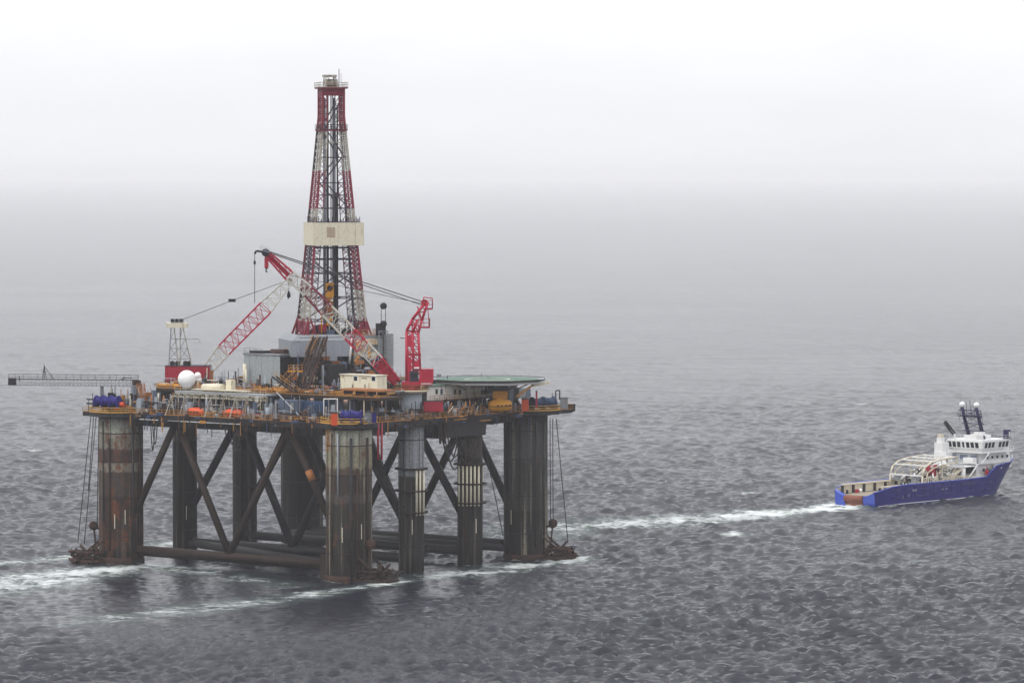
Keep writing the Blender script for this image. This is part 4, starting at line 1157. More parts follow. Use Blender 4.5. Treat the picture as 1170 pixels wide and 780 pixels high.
# white and red crane on the far left pedestal
CB = R(S1u, LV); YB = CB.y
def B(px, py, dy=0): return at(px, py, YB + dy)
CBx = B(213, 450).x
rb_ = thing('white_gantry_crane', 'left crane with dark red cabin, pale lattice gantry and red-white boom', 'crane', Vector((CBx, YB, 36)))
MB().cyl(Vector((CBx, YB, 35)), Vector((CBx, YB, B(213, 441).z)), 2.6, n=28).build('pedestal', M['brown'], rb_)
MB().lathe(B(213, 441), [(2.0, -.5), (4.4, 0), (4.4, .3), (2.0, .4)], 28).build('pedestal_platform', M['cream'], rb_)
def bbox(x0, x1, y0, y1, d0, d1):
    a = B(x0, y1, d0); b = B(x1, y0, d0)
    return MB().obox(Vector(((a.x + b.x) / 2, YB + (d0 + d1) / 2, (a.z + b.z) / 2)), XX * (abs(b.x - a.x) / 2), YY * (abs(d1 - d0) / 2), Zv * (abs(b.z - a.z) / 2))
bbox(188.5, 239, 418.5, 440, -2.7, 2.7).build('machinery_house', M['red'], rb_)
for k in range(7): bbox(189 + 7.1 * k, 189 + 7.1 * k + .5, 419, 440, -2.78, -2.7).build('house_rib', M['red'], rb_)
bbox(188, 240, 417.8, 418.5, -2.8, 2.8).build('house_roof', M['derdark'], rb_)
bbox(236, 237, 420, 436, -2.95, -2.8).build('cab_post', M['cream'], rb_)
bbox(239, 243, 424, 434, -2.4, 0).build('cab', M['rusto'], rb_)
for dy in (-1.9, 1.9):
    for x0, x1 in ((193, 195.5), (204, 199), (206, 206), (219, 209)):
        MB().bar(B(x0, 418, dy), B(x1, 374, dy * .9), .19).build('gantry_leg', M['grey' if x0 < 200 else 'derwhite'], rb_)
    mb = MB()
    for y in (410, 398, 387):
        mb.bar(B(194 + (418 - y) * .05, y, dy), B(218 - (418 - y) * .22, y, dy), .12)
    for (a, b) in (((194, 410), (204, 398)), ((204, 410), (195, 398)), ((206, 410), (214, 398)), ((216, 410), (206, 398)), ((195, 398), (203, 387)), ((206, 398), (212, 387)), ((195, 387), (200, 376)), ((206, 387), (208, 376))):
        mb.bar(B(*a, dy), B(*b, dy), .1)
    mb.build('gantry_lacing', M['grey'], rb_, kind='stuff')
for x in (194, 206, 218): MB().bar(B(x, 410, -1.9), B(x, 410, 1.9), .15).build('gantry_cross', M['derwhite'], rb_)
bbox(190, 213.5, 369, 374.5, -2.2, 2.2).build('gantry_head', M['cream'], rb_)
bbox(195, 209, 364, 369, -1.5, 1.5).build('gantry_head_box', M['grey'], rb_)
for x in (197, 202, 207): MB().cyl(B(x, 366, -1.7), B(x, 366, 1.7), .42, n=14).build('gantry_sheave', M['dark'], rb_)
for x in (197, 203, 212, 216): MB().cyl(B(x, 415, -1.8), B(x, 415, 1.8), .65, n=12).build('winch_drum', M['dark'], rb_)
q = B(219, 387); MB().path([q, B(228, 387.5), B(228.5, 391)], .07).build('aerial', M['derwhite'], rb_)
MB().bar(B(200, 387), B(219, 387), .08).build('aerial', M['derwhite'], rb_)
bq = [(239, 420, 0), (255, 400.5, 1), (303, 352, 4), (331, 321, 6)]
bqw = [2.6, 3.3, 3.5, 1.6]
for k, m_ in enumerate(('boomwhite', 'brightred', 'boomwhite')):
    a, b = B(*bq[k]), B(*bq[k + 1])
    MB().truss(a, b, bqw[k], bqw[k], bqw[k + 1], bqw[k + 1], max(3, int((b - a).length / 1.9)), YY, .2 if k else .24, .1).build('boom_section', M[m_], rb_)
for dy in (-.6, .6):
    MB().cyl(B(206, 366, dy), B(262, 344.5, dy), .07, n=5).build('pendant_wire', M['wire'], rb_)
    MB().cyl(B(266, 343, dy), B(330, 320, 6 + dy), .07, n=5).build('pendant_wire', M['wire'], rb_)
bbox(261, 269, 341.5, 345, -.8, .8).build('bridle_block', M['dark'], rb_)
MB().cyl(B(331, 321, 5.2), B(331, 321, 6.8), .7, n=14).build('tip_sheave', M['derwhite'], rb_)
t = thing('crane_hook', 'small dark hook hanging below the tip of the red-white boom', 'hook', B(330, 340, 6))
MB().cyl(B(330, 323, 6), B(330, 333, 6), .08, n=5).build('fall_wire', M['wire'], t)
MB().lathe(B(330, 339, 6), [(.1, -.3), (.5, 0), (.42, .8), (.12, 1.5)], 10).build('weight', M['dark'], t)
MB().path([B(330, 339, 6), B(328.8, 341, 6), B(330, 342, 6)], .1).build('hook', M['dark'], t)

# ------------------------------------------------------------------ satellite domes
t = thing('satellite_dome', 'large white ball dome in front of the dark red crane cabin', 'radome', B(214, 444, -24))
MB().ball(B(213.5, 433, -24), 2.15, 28).build('dome', M['clean'], t)
MB().cyl(B(213.5, 443, -24), B(213.5, 441, -24), 1.1, n=14).build('base', M['cream'], t)
MB().truss(B(213.5, 455, -24), B(213.5, 442, -24), 1.4, 1.4, 1.4, 1.4, 3, XX, .1, .06).build('stand', M['grey'], t)
t = thing('small_dome', 'small white dome beside the large white ball', 'radome', B(226, 438, -23.4))
MB().ball(B(226, 429, -23.4), .82, 18).build('dome', M['clean'], t)
MB().cyl(B(226, 452, -23.4), B(226, 432, -23.4), .3, n=8).build('mast', M['cream'], t)
MB().obox(B(226, 433, -23.4), XX * .9, YY * .5, Zv * .3).build('bracket', M['clean'], t)

# flat white tank and deck gear left of centre
t = thing('white_tank', 'cream horizontal tank lying on the deck right of the white dome', 'tank', on(245, 452, DK))
a, b = Wu(233, 443, 4.2), Wu(255, 443.5, 4.2)
MB().cyl(a, b, 1.05, n=18).build('tank_body', M['cream'], t)
for s_ in (.2, .8):
    c = a.lerp(b, s_); MB().obox(Vector((c.x, c.y, (c.z + DK) / 2 - .2)), U * .7, V * .2, Zv * max(.3, (c.z - DK) / 2)).build('saddle', M['rust'], t)
t = thing('cream_box', 'small cream equipment box with post right of the cream tank', 'equipment box', Wu(261, 448, 7))
v0, z0 = onv(264, 4.4, 447); v1, z1 = onv(258, 4.4, 434)
MB().box(4.4, 6, v0, v1, 42.0, z1).build('body', M['cabin'], t)
MB().bar(Wu(261, 437, 7.5), Wu(261, 424, 7.5), .12).build('post', M['dark'], t)
for px, py0, py1, m_ in ((256, 438, 421, 'lgrey'), (269, 440, 424, 'dark'), (272, 446, 420, 'grey'), (281, 440, 422, 'cream'), (297, 446, 428, 'rust'), (303, 448, 430, 'lgrey'), (310, 447, 432, 'brown')):
    tag(MB().cyl(Wu(px, py0 + 6, 9.5), Wu(px, py1, 9.5), .22, n=8).build('vent_pipe', M[m_]),
        {256: 'light grey upright vent pipe just left of the cream box', 269: 'thin dark vent pipe just right of the cream box', 272: 'tall grey vent pipe left of the grey module', 281: 'cream vent pipe at the left corner of the grey module',
         297: 'rusty vent pipe before the middle of the grey module', 303: 'light grey vent pipe before the grey module, right of the rusty one', 310: 'brown vent pipe at the right corner of the grey module'}[px], 'vent pipe', 'upright vent pipes on the upper deck')

# white flat walkway platform ahead of the dome
t = thing('white_walkway', 'pale flat walkway platform on thin legs in front of the white dome', 'walkway', Wu(250, 452, 3))
MB().box(2.2, 4.4, onv(283, 3), onv(222, 3), 42.0, 42.25).build('platform_floor', M['cream'], t)
for px in (224, 243, 262, 281):
    v = onv(px, 3); MB().bar(R(3, v, 36.2), R(3, v, 42.0), .13).build('support_leg', M['cream'], t)

# ------------------------------------------------------------------ lifeboats under davits
def boat(c, ax, L, Wd, H, mat, name, label, cat, group=None, canopy=True):
    t = thing(name, label, cat, c, group)
    sd2 = Vector((-ax.y, ax.x, 0))
    N = 13; vs = []; fs = []; m = 12
    for i in range(N):
        s_ = i / (N - 1); x = (s_ - .5) * L
        w_ = Wd / 2 * max(.06, (1 - abs(2 * s_ - 1) ** 2.6)) ** .8
        for k in range(m):
            a = 2 * math.pi * k / m
            hh = H * (.45 if math.sin(a) < 0 else (.62 if canopy else .22)) * (.55 + .45 * (1 - abs(2 * s_ - 1) ** 3))
            vs.append(c + ax * x + sd2 * (w_ * math.cos(a) * (1 if math.sin(a) > -.3 else .8)) + Zv * (H * .45 + hh * math.sin(a)))
    for i in range(N - 1):
        for k in range(m):
            j = (k + 1) % m; fs.append((i * m + k, i * m + j, (i + 1) * m + j, (i + 1) * m + k))
    fs.append(tuple(range(m))[::-1]); fs.append(tuple((N - 1) * m + k for k in range(m)))
    MB().add(vs, fs, True).build('hull', M[mat], t)
    if canopy:
        MB().obox(c + Zv * H * .95 - ax * L * .1, ax * L * .12, sd2 * Wd * .22, Zv * H * .16).build('conning_hatch', M[mat], t)
        for s_ in (-.25, -.08, .1, .27):
            for sg in (-1, 1):
                MB().obox(c + ax * L * s_ + sd2 * (Wd * .47 * sg) + Zv * H * .52, ax * .28, sd2 * .06, Zv * .16).build('porthole', M['glass'], t)
    MB().path([c + ax * (L * (s_ - .5)) - sd2 * (Wd / 2 * max(.06, (1 - abs(2 * s_ - 1) ** 2.6)) ** .8 * 1.03) + Zv * H * .45 for s_ in np.linspace(0, 1, 10)], .09).build('fender_rope', M['dark'], t)
    return t
def davit(c, ax, wid, H, label, mat='derwhite'):
    t = thing('davit', label, 'davit', c, 'white davit frames over the boats')
    sd2 = Vector((ax.y, -ax.x, 0))
    for s_ in (-1, 1):
        b = c + ax * (wid / 2 * s_)
        MB().bar(b - ax * .9, b + Zv * H, .15).build('leg', M[mat], t)
        MB().bar(b + ax * .9, b + Zv * H, .15).build('leg', M[mat], t)
        MB().bar(b - sd2 * 2.2, b + Zv * H, .13).build('stay', M[mat], t)
        MB().path([b + Zv * H, b + Zv * (H + .2) + sd2 * 1.2, b + Zv * (H - .8) + sd2 * 2.2], .13).build('arm', M[mat], t)
        MB().bar(b - ax * .45 + Zv * H * .5, b + ax * .45 + Zv * H * .5, .1).build('brace', M[mat], t)
    MB().bar(c - ax * wid / 2 + Zv * H, c + ax * wid / 2 + Zv * H, .13).build('top_beam', M[mat], t)
    return t
def shelf(px, u): v = onv(px, u); return R(u, v, 36.2)
boat(shelf(223, -2.4), V, 5.4, 1.7, 1.8, 'orange', 'rescue_boat', 'orange rescue boat under the leftmost white davit frame', 'boat')
boat(shelf(267, -2.4), V, 6.6, 1.9, 1.9, 'orange', 'rescue_craft', 'bright orange boat between the two right-hand white davit frames', 'boat')
boat(shelf(292, -1.6), V, 2.6, 1.4, 1.8, 'red', 'life_raft', 'small red raft canister right of the orange boats', 'life raft', canopy=False)
davit(shelf(204, -3), V, 4.4, 4.4, 'leftmost white davit frame, by the left end of the lower deck')
davit(shelf(248, -3), V, 4.0, 4.4, 'middle white davit frame at the left end of the brighter orange boat')
davit(shelf(276, -3), V, 3.6, 5.0, 'rightmost white davit frame, with tall crossed stays')
# long thin slanting boom
tag(MB().cyl(Wu(316, 448, 1), Wu(352, 485, -3.6), .16, n=6).build('slanting_pole', M['lgrey']), 'long thin pale pole slanting down across the deck edge left of the nearest leg', 'pole')
tag(MB().cyl(Wu(300, 456, 2), Wu(287, 476, -2), .12, n=6).build('slanting_pole', M['derwhite']), 'short thin white pole leaning left beside the red raft', 'pole')
t = thing('portal_frame', 'tall grey portal frame standing on the deck edge near the nearest leg', 'frame', Wu(315, 485, -3.5))
for px, top in ((315, 457),): MB().bar(Wu(px, 487, -3.7), Wu(px, top, -3.7), .3).build('post', M['grey'], t)
t2 = thing('white_portal', 'thin white three-sided portal frame on deck left of the blue winch', 'frame', Wu(378, 480, -1))
for px in (370, 385.5): MB().bar(Wu(px, 481, -1), Wu(px, 455.5, -1), .16).build('post', M['shipw'], t2)
MB().bar(Wu(370, 455.5, -1), Wu(385.5, 455.5, -1), .16).build('top_beam', M['shipw'], t2)
MB().obox(Wu(315, 472, -3.6) * 1, U * .1, V * .1, Zv * .1).build('bracket', M['grey'], t)
tag(MB().box(1.5, 4.0, onv(340, 1.5), onv(317, 1.5), 36.2, 40.6).build('deck_house', M['bluegrey']), 'pale blue-grey deck house under the deck edge right of the portal post', 'deck house')
tag(MB().box(3.0, 5.4, onv(369, 3), onv(345, 3), 36.2, 40.4).build('deck_house', M['teal']), 'dark blue deck house between the pale deck house and the white portal', 'deck house')

# ------------------------------------------------------------------ winches
def winch(c, ax, L, r, mat, label, motor='grey', ndr=2, group='anchor winches on the corner platforms'):
    t = thing('anchor_winch', label, 'winch', c, group)
    sd2 = Vector((-ax.y, ax.x, 0))
    for k in range(ndr):
        a = c + ax * (L * (k / ndr - .5) + .1) + Zv * (r + .25); b = c + ax * (L * ((k + 1) / ndr - .5) - .1) + Zv * (r + .25)
        MB().lathe(a, [(r, 0), (r, .18), (r * .72, .2), (r * .72, (b - a).length - .2), (r, (b - a).length - .18), (r, (b - a).length)], 24, axis=ax).build('drum', M[mat], t)
        for q in np.linspace(.2, .8, 4): MB().lathe(a.lerp(b, q), [(r * .74, -.09), (r * .8, 0), (r * .74, .09)], 24, axis=ax).build('rope_layer', M[mat], t)
    for k in range(ndr + 1):
        p = c + ax * (L * (k / ndr - .5))
        MB().obox(p + Zv * (r * .6), ax * .1, sd2 * (r * .9), Zv * (r * .6)).build('side_frame', M[mat], t)
    MB().obox(c + Zv * .12, ax * (L / 2 + .5), sd2 * (r + .2), Zv * .12).build('bed', M['dark'], t)
    MB().cyl(c + ax * (L / 2 + .2) + Zv * (r * .7), c + ax * (L / 2 + 1.3) + Zv * (r * .7), r * .4, n=14).build('motor', M[motor], t)
    return t
z0 = 36.26
winch(at(123, 466, 957) * 1, (V * -1 + U * .2).normalized(), 6.6, 1.4, 'blue', 'deep blue double drum winch on the left corner platform', 'orange', 3)
winch(at(402, 484, 911.5) * 1, (V * -1 + U * .5).normalized(), 4.8, 1.5, 'blue', 'deep blue drum winch on the platform over the nearest leg', 'grey', 2)
winch(at(620.5, 468.5, 964), (U + V * -.4).normalized(), 6.4, 1.55, 'teal', 'large dark teal-blue drum winch above the rightmost leg', 'grey', 2)
def postbox(px0, px1, py0, py1, Y, dep, mat, name, label, cat, group=None, slant=0, ribs=0):
    a = at(px0, py1, Y); b = at(px1, py0, Y)
    t = thing(name, label, cat, Vector(((a.x + b.x) / 2, Y + dep / 2, a.z)), group)
    cx = (a.x + b.x) / 2; hw = abs(b.x - a.x) / 2; hz_ = abs(b.z - a.z) / 2; cz = (a.z + b.z) / 2
    MB().obox(Vector((cx, Y + dep / 2, cz)), XX * hw, YY * dep / 2, Zv * hz_).build('body', M[mat], t)
    MB().obox(Vector((cx, Y + dep / 2, cz + hz_ + .05)), XX * (hw + .08), YY * (dep / 2 + .08), Zv * .06).build('lid', M['dark' if mat != 'shipw' else 'grey'], t)
    for k in range(ribs):
        x = cx - hw + (k + .5) * 2 * hw / ribs
        MB().obox(Vector((x, Y - .04, cz)), XX * .05, YY * .04, Zv * hz_ * .95).build('rib', M[mat], t)
    return t
postbox(378.5, 385.5, 472, 486, 909.5, 1.4, 'orange', 'orange_locker', 'orange upright locker left of the blue winch on the nearest leg', 'locker', ribs=2)
postbox(417, 424, 471, 484, 911, 1.6, 'grey', 'grey_locker', 'grey control cabinet right of the blue winch on the nearest leg', 'cabinet', ribs=2)
postbox(424.5, 430, 471.5, 483, 912, 1.6, 'blue', 'blue_locker', 'narrow deep blue cabinet right of the grey cabinet', 'cabinet')
postbox(484, 506, 458.5, 470, 932, 2.6, 'red', 'red_container', 'dark red container on the lower deck below the white quarters', 'container', ribs=7)
postbox(596, 604, 456, 469.5, 955, 1.6, 'orange', 'orange_container', 'orange-red box between the yellow lifeboat and the teal winch', 'box', ribs=2)
postbox(612, 614, 447, 466, 956, .4, 'brightred', 'red_post', 'thin salmon red post standing in front of the teal winch', 'post')
postbox(640, 649, 455, 467, 966, 2, 'grey', 'grey_cabin', 'small grey cabin at the right tip of the rig', 'cabin', ribs=3)
t = thing('tip_frame', 'dark square frame mast on the small grey cabin at the right tip', 'mast', at(637, 455, 966))
MB().path([at(635, 456, 966), at(635, 446, 966), at(639.5, 446, 966), at(639.5, 456, 966)], .16).build('frame', M['dark'], t)
MB().bar(at(631, 466, 966), at(631, 449, 966), .1).build('post', M['dark'], t)
postbox(130, 137, 465, 469, 955, 1.5, 'orange', 'orange_chest', 'low orange chest right of the deep blue left corner winch', 'chest')
# orange and rust ladder tower at the left corner
t = thing('corner_tower', 'rusty orange lattice tower beside the flare boom foot', 'lattice tower', at(163, 466, 957))
for x in (160, 165.5): MB().truss(at(x, 468, 957), at(x - 2, 438, 957), 1.0, 1.0, .7, .7, 8, XX, .1, .06).build('lattice_leg', M['rusto'], t)
MB().bar(at(160, 452, 957), at(168, 452, 957), .15).build('cross_beam', M['rusto'], t)
for k, (px, py) in enumerate(((173, 470), (180, 471), (187, 471), (194, 472))):
    tag(MB().cyl(at(px, py, 950), at(px + (k % 2), py - 19 - 3 * (k % 2), 950), .17, n=6).build('stanchion_post', M[('rusto', 'cream', 'rusto', 'grey')[k]]),
        ('rusty orange post standing right of the orange lattice tower', 'cream post, second right of the orange lattice tower', 'rusty orange post left of the leftmost davit frame', 'grey post touching the leftmost davit frame')[k], 'post', 'posts on the left deck edge')

# yellow lifeboat on the right
lb = boat(at(571.5, 470, 952), (U * .9 - V * .4).normalized(), 6.2, 3.8, 2.9, 'yellow', 'enclosed_lifeboat', 'large yellow enclosed lifeboat with row of dark portholes', 'lifeboat')
postbox(563, 580, 446.5, 455, 953.5, 2.4, 'yellow', 'yellow_davit_house', 'yellow housing on top of the enclosed lifeboat', 'housing', ribs=3)

# ------------------------------------------------------------------ accommodation and helideck
qv = 2.6
u0q, u1q = onu(488, qv), onu(556, qv)
z1q = min(43.25, onu(500, qv, 440.5)[1]); z0q = onu(500, qv, 457)[1]
aq = thing('living_quarters', 'long low white living quarters with small dark window pairs, rust streaked', 'accommodation block', R((u0q + u1q) / 2, 4, DK))
MB().box(u0q + .1, LU - 2, qv + .2, 14, z0q, z1q).build('body', M['wallgrey'], aq)
n_ = 9
for k in range(n_):
    a = u0q + (u1q - u0q) * k / n_; b = u0q + (u1q - u0q) * (k + 1) / n_
    wl_ = MB().box(a + .02, b - .02, qv - .05 * (k % 2), qv + .2, z0q, z1q).build('wall_panel', M['white' if k not in (4,) else 'cream'], aq)
for px in (499, 504.5, 520, 525.5, 551, 554):
    u = onu(px, qv - .1); z = onu(px, qv - .1, 447.2 + (px - 499) * .02)[1]
    f = MB().box(u - .45, u + .45, qv - .12, qv - .06, z - .62, z + .62).build('window', M['grey'], aq)
    MB().box(u - .34, u + .34, qv - .17, qv - .12, z - .5, z + .5).build('pane', M['glass'], f)
u = onu(511.5, qv - .1); MB().box(u - .4, u + .4, qv - .12, qv - .06, z0q, z0q + 2.4).build('door', M['cream'], aq)
for px in (534, 543): 
    u = onu(px, qv - .4); MB().cyl(R(u, qv - .4, z0q), R(u, qv - .4, z1q), .25, n=8).build('downpipe', M['cream'], aq)
MB().box(u0q - .3, u1q + 16, qv - 1.2, qv - .3, z0q - .35, z0q - .05).build('walkway', M['brown'], aq)
MB().rail([R(u0q - .3, qv - 1.1, z0q), R(u1q + 12, qv - 1.1, z0q)]).build('railing', M['rusto'], aq)
MB().box(u0q - .4, u1q + 1, qv - .5, 14.3, z1q, z1q + .2).build('roof', M['green'], aq)
# storey under the helideck, further right, its shade painted as darker walls
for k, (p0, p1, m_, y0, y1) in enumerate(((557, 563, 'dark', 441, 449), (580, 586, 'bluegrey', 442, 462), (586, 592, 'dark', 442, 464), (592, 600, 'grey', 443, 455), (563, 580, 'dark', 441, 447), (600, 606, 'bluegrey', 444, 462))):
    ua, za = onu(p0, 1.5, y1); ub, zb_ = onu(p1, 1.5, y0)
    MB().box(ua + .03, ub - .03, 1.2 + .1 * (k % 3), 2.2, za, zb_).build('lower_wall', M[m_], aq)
hc = at(557, 436.5, 957); hc.z = 0
HR = 13.3; zh = 44.1
hd_ = thing('helideck', 'flat green octagonal helideck with pale rim at the right of the rig', 'helideck', Vector((hc.x, hc.y, zh)))
def ring(r, n=8, a0=math.pi / 8): return [Vector((hc.x + r * math.cos(a0 + 2 * math.pi * k / n), hc.y + r * math.sin(a0 + 2 * math.pi * k / n), zh)) for k in range(n)]
MB().prism(ring(HR), zh - .5, zh).build('deck_plate', M['green'], hd_)
P8 = ring(HR); Q8 = ring(HR + 1.5)
for k in range(8):
    a, b, c, d = P8[k], P8[(k + 1) % 8], Q8[(k + 1) % 8], Q8[k]
    e = Zv * .12
    MB().add([a - e * 3, b - e * 3, c + e, d + e, a - e * 4, b - e * 4, c, d], [(0, 1, 2, 3), (7, 6, 5, 4), (3, 2, 6, 7), (0, 4, 5, 1)]).build('safety_net', M['grey'], hd_)
    MB().bar(d + e, c + e, .12).build('net_frame', M['brown'], hd_)
    MB().obox((a + b) / 2 - Zv * .45, (b - a) / 2, (a + b - 2 * hc).normalized() * .1, Zv * .35).build('rim_beam', M['shipw'], hd_)
cm = MB()
for k in range(40):
    a_, b_ = 2 * math.pi * k / 40, 2 * math.pi * (k + 1) / 40
    cm.add([Vector((hc.x + q_ * math.cos(w_), hc.y + q_ * math.sin(w_), zh + .02)) for q_, w_ in ((5.0, a_), (5.5, a_), (5.5, b_), (5.0, b_))], [(0, 1, 2, 3)])
cm.build('landing_circle', M['cream'], hd_)
for a in np.linspace(0, 2 * math.pi, 9)[:-1]:
    p = hc + Vector((math.cos(a), math.sin(a), 0)) * (HR - 2)
    q = hc + Vector((math.cos(a), math.sin(a), 0)) * (HR - 6)
    MB().bar(Vector((p.x, p.y, zh - .5)), Vector((q.x, q.y, DK)), .2).build('support_strut', M['grey'], hd_)
MB().bar(at(607, 441, hc.y - 8), at(590, 453, hc.y - 8), .35).build('support_strut', M['yrail'], hd_)
MB().bar(at(628, 437, hc.y), at(608, 440, hc.y - 3), .5).build('access_ramp', M['cream'], hd_)
MB().box(hc.x * 0 + 0, .01, 0, .01, zh - .4, zh - .39)
for px in (533, 590): MB().bar(at(px, 436, hc.y), at(px, 432, hc.y), .12).build('windsock_pole', M['dark'], hd_)
# slanting rusty hoses heap in front of quarters
t = thing('hose_heap', 'tangled rusty hoses and bundled pipes on the lower deck below the quarters', 'hoses', Wv(530, 470, -3.6))
g = random.Random(12)
for k in range(26):
    px = g.uniform(508, 553); a = Wv(px, 469, -3.9 + g.random()); a.z = 36.2; b = Wv(px + g.uniform(-4, 10), 460, -3.5); b.z = 36.2 + g.uniform(1.0, 3.6)
    MB().cyl(a, b, g.uniform(.09, .17), n=6).build('hose', M[g.choice(('yrail', 'rusto', 'brown', 'cream', 'dark'))], t)

# ------------------------------------------------------------------ flare boom on the left
fb = thing('flare_boom', 'long grey horizontal lattice flare boom reaching out to the left', 'flare boom', at(155, 466, 960))
a, b = at(158, 437.5, 958), at(10, 436.5, 954)
MB().truss(a, b, 1.3, 1.5, 1.3, 1.4, 34, YY, .08, .05).build('lattice', M['grey'], fb)
MB().obox((a + b) / 2 - Zv * .1, (b - a) / 2, YY * .3, Zv * .02).build('walkway_grating', M['dark'], fb)
MB().rail([b + Zv * .7 - YY * .7, a + Zv * .7 - YY * .7], h=1.2, step=1.7, r=.045).build('railing', M['dark'], fb)
MB().rail([b + Zv * .7 + YY * .7, a + Zv * .7 + YY * .7], h=1.2, step=3.4, r=.035).build('railing', M['dark'], fb)
for q in (-.35, .35): MB().cyl(a - Zv * .75 + YY * q, at(-6, 439.6, 954), .09, n=6).build('flare_pipe', M['lgrey'], fb)
MB().obox(at(14, 435.5, 954), XX * .9, YY * .8, Zv * .8).build('burner_head', M['dark'], fb)
MB().bar(at(22, 436, 954), at(22, 429, 954), .14).build('burner_post', M['dark'], fb)
mast = MB()
for x in (48.5, 53): mast.bar(at(x, 433, 954), at(50.5, 418, 954), .1)
mast.bar(at(50.5, 433, 954), at(50.5, 416, 954), .09); mast.bar(at(50.5, 418, 954), at(62, 434, 954), .08); mast.bar(at(48, 425, 954), at(54, 425, 954), .08)
mast.build('king_post', M['dark'], fb)
MB().path([at(137, 434, 958), at(143, 431.5, 958), at(151, 431.5, 958)], .1).build('hose_loop', M['dark'], fb)
MB().cyl(at(116.5, 455, 958), at(116.5, 441, 958), .45, n=14).build('support_post', M['grey'], fb)
MB().cyl(at(153.5, 467, 960), at(153.5, 441, 960), .95, n=18).build('boom_pedestal', M['lgrey'], fb)
MB().obox(at(156, 437, 958), XX * 1.0, YY * .8, Zv * .6).build('boom_foot', M['rust'], fb)
tag(MB().bar(at(106, 466, 955), at(106, 449, 955), .1).build('signal_mast', M['dark']), 'thin dark signal mast at the left edge of the left corner platform', 'mast')

# ================================================================== SUPPLY VESSEL
M['sternrust'] = paint('stern_rust', (.22, .07, .04), .5, .7, (.09, .035, .03), .6)
sv = thing('supply_vessel', 'blue and white offshore supply vessel steaming away to the right with open stern deck', 'ship', SO)
# hull: (x deck, half beam deck, z top, x waterline, half beam waterline)
ST_ = [(0, 6.3, 3.9, 0.6, 5.9), (1.2, 7.0, 4.2, 1.4, 6.4), (3, 7.4, 4.7, 3, 6.8), (5.5, 7.5, 5.2, 5.5, 7.0), (9, 7.5, 5.5, 9, 7.0), (20, 7.5, 5.5, 20, 7.0), (30, 7.5, 5.5, 30, 7.0),
       (38, 7.5, 5.6, 37.5, 6.8), (42.4, 7.5, 5.7, 41.5, 6.3), (46.4, 7.4, 8.7, 44.6, 5.6), (50, 7.0, 9.0, 47.6, 4.6), (54, 5.9, 9.3, 50.4, 3.2), (57, 4.3, 9.6, 52.4, 1.8), (59.5, 2.2, 9.9, 53.6, .8), (60.6, .25, 10.0, 54.2, .1)]
def hp(s, t, off=0):
    xd, hd2, zt, xw, hw = s
    k = t ** 1.25
    x = xw + (xd - xw) * k
    h = hw + (hd2 - hw) * (t ** .8)
    return x, max(.03, h - off), -1.2 + (zt + 1.2) * t
def hull_part(idx, t0, t1, name, mat, nt_=6, off=0.0, sides=(1, -1), par=sv):
    mb = MB()
    for sg in sides:
        vs = []; fs = []
        for i in idx:
            for k in range(nt_ + 1):
                x, y, z = hp(ST_[i], t0 + (t1 - t0) * k / nt_, off); vs.append(S(x, y * sg, z))
        w_ = nt_ + 1
        for i in range(len(idx) - 1):
            for k in range(nt_): fs.append((i * w_ + k, i * w_ + k + 1, (i + 1) * w_ + k + 1, (i + 1) * w_ + k))
        mb.add(vs, fs, True)
    return mb.build(name, mat, par)
allidx = list(range(len(ST_)))
hl = hull_part(allidx, 0, 1, 'hull', M['hull'])
hull_part(list(range(0, 10)), .3, 1, 'inner_bulwark', M['shipc'], 3, off=.35)
# cap rail
mb = MB()
for sg in (1, -1):
    pts = []
    for s in ST_:
        x, y, z = hp(s, 1); pts.append(S(x, (y - .15) * sg, z + .02))
    mb.path(pts, .18, 6)
mb.build('cap_rail', M['hullhi'], sv, kind='stuff')
# stern: lighter corner sponsons and the roller
for sg in (1, -1):
    vs = []; fs = []
    N = 7
    for i in range(N):
        t = i / (N - 1)
        yy = 2.9 + (6.35 - 2.9) * t
        zt = 2.7 + 1.3 * t ** 1.6
        xx = .0 + (.35 * t * t)
        vs += [S(xx - .12 + .5, yy * sg, -1), S(xx - .12, yy * sg, .8), S(xx - .2, yy * sg, zt), S(xx + 1.2, yy * sg, zt)]
    for i in range(N - 1):
        for k in range(3): fs.append((i * 4 + k, i * 4 + k + 1, (i + 1) * 4 + k + 1, (i + 1) * 4 + k))
    MB().add(vs, fs, False).build('stern_quarter', M['hullhi'], sv)
MB().cyl(S(.1, -2.9, 1.9), S(.1, 2.9, 1.9), .95, n=20).build('stern_roller', M['sternrust'], sv)
MB().obox(S(.3, 0, .4), SH * .3, SN * 2.9, Zv * 1.6).build('stern_plate', M['sternrust'], sv)
MB().obox(S(20.5, 0, 2.5), SH * 20.2, SN * 7.0, Zv * .2).build('main_deck', M['wood'], sv)
for k in range(22):
    MB().obox(S(2 + k * 1.75, 0, 2.74), SH * .84, SN * 6.5, Zv * .04).build('deck_plank', M['wood'], sv)
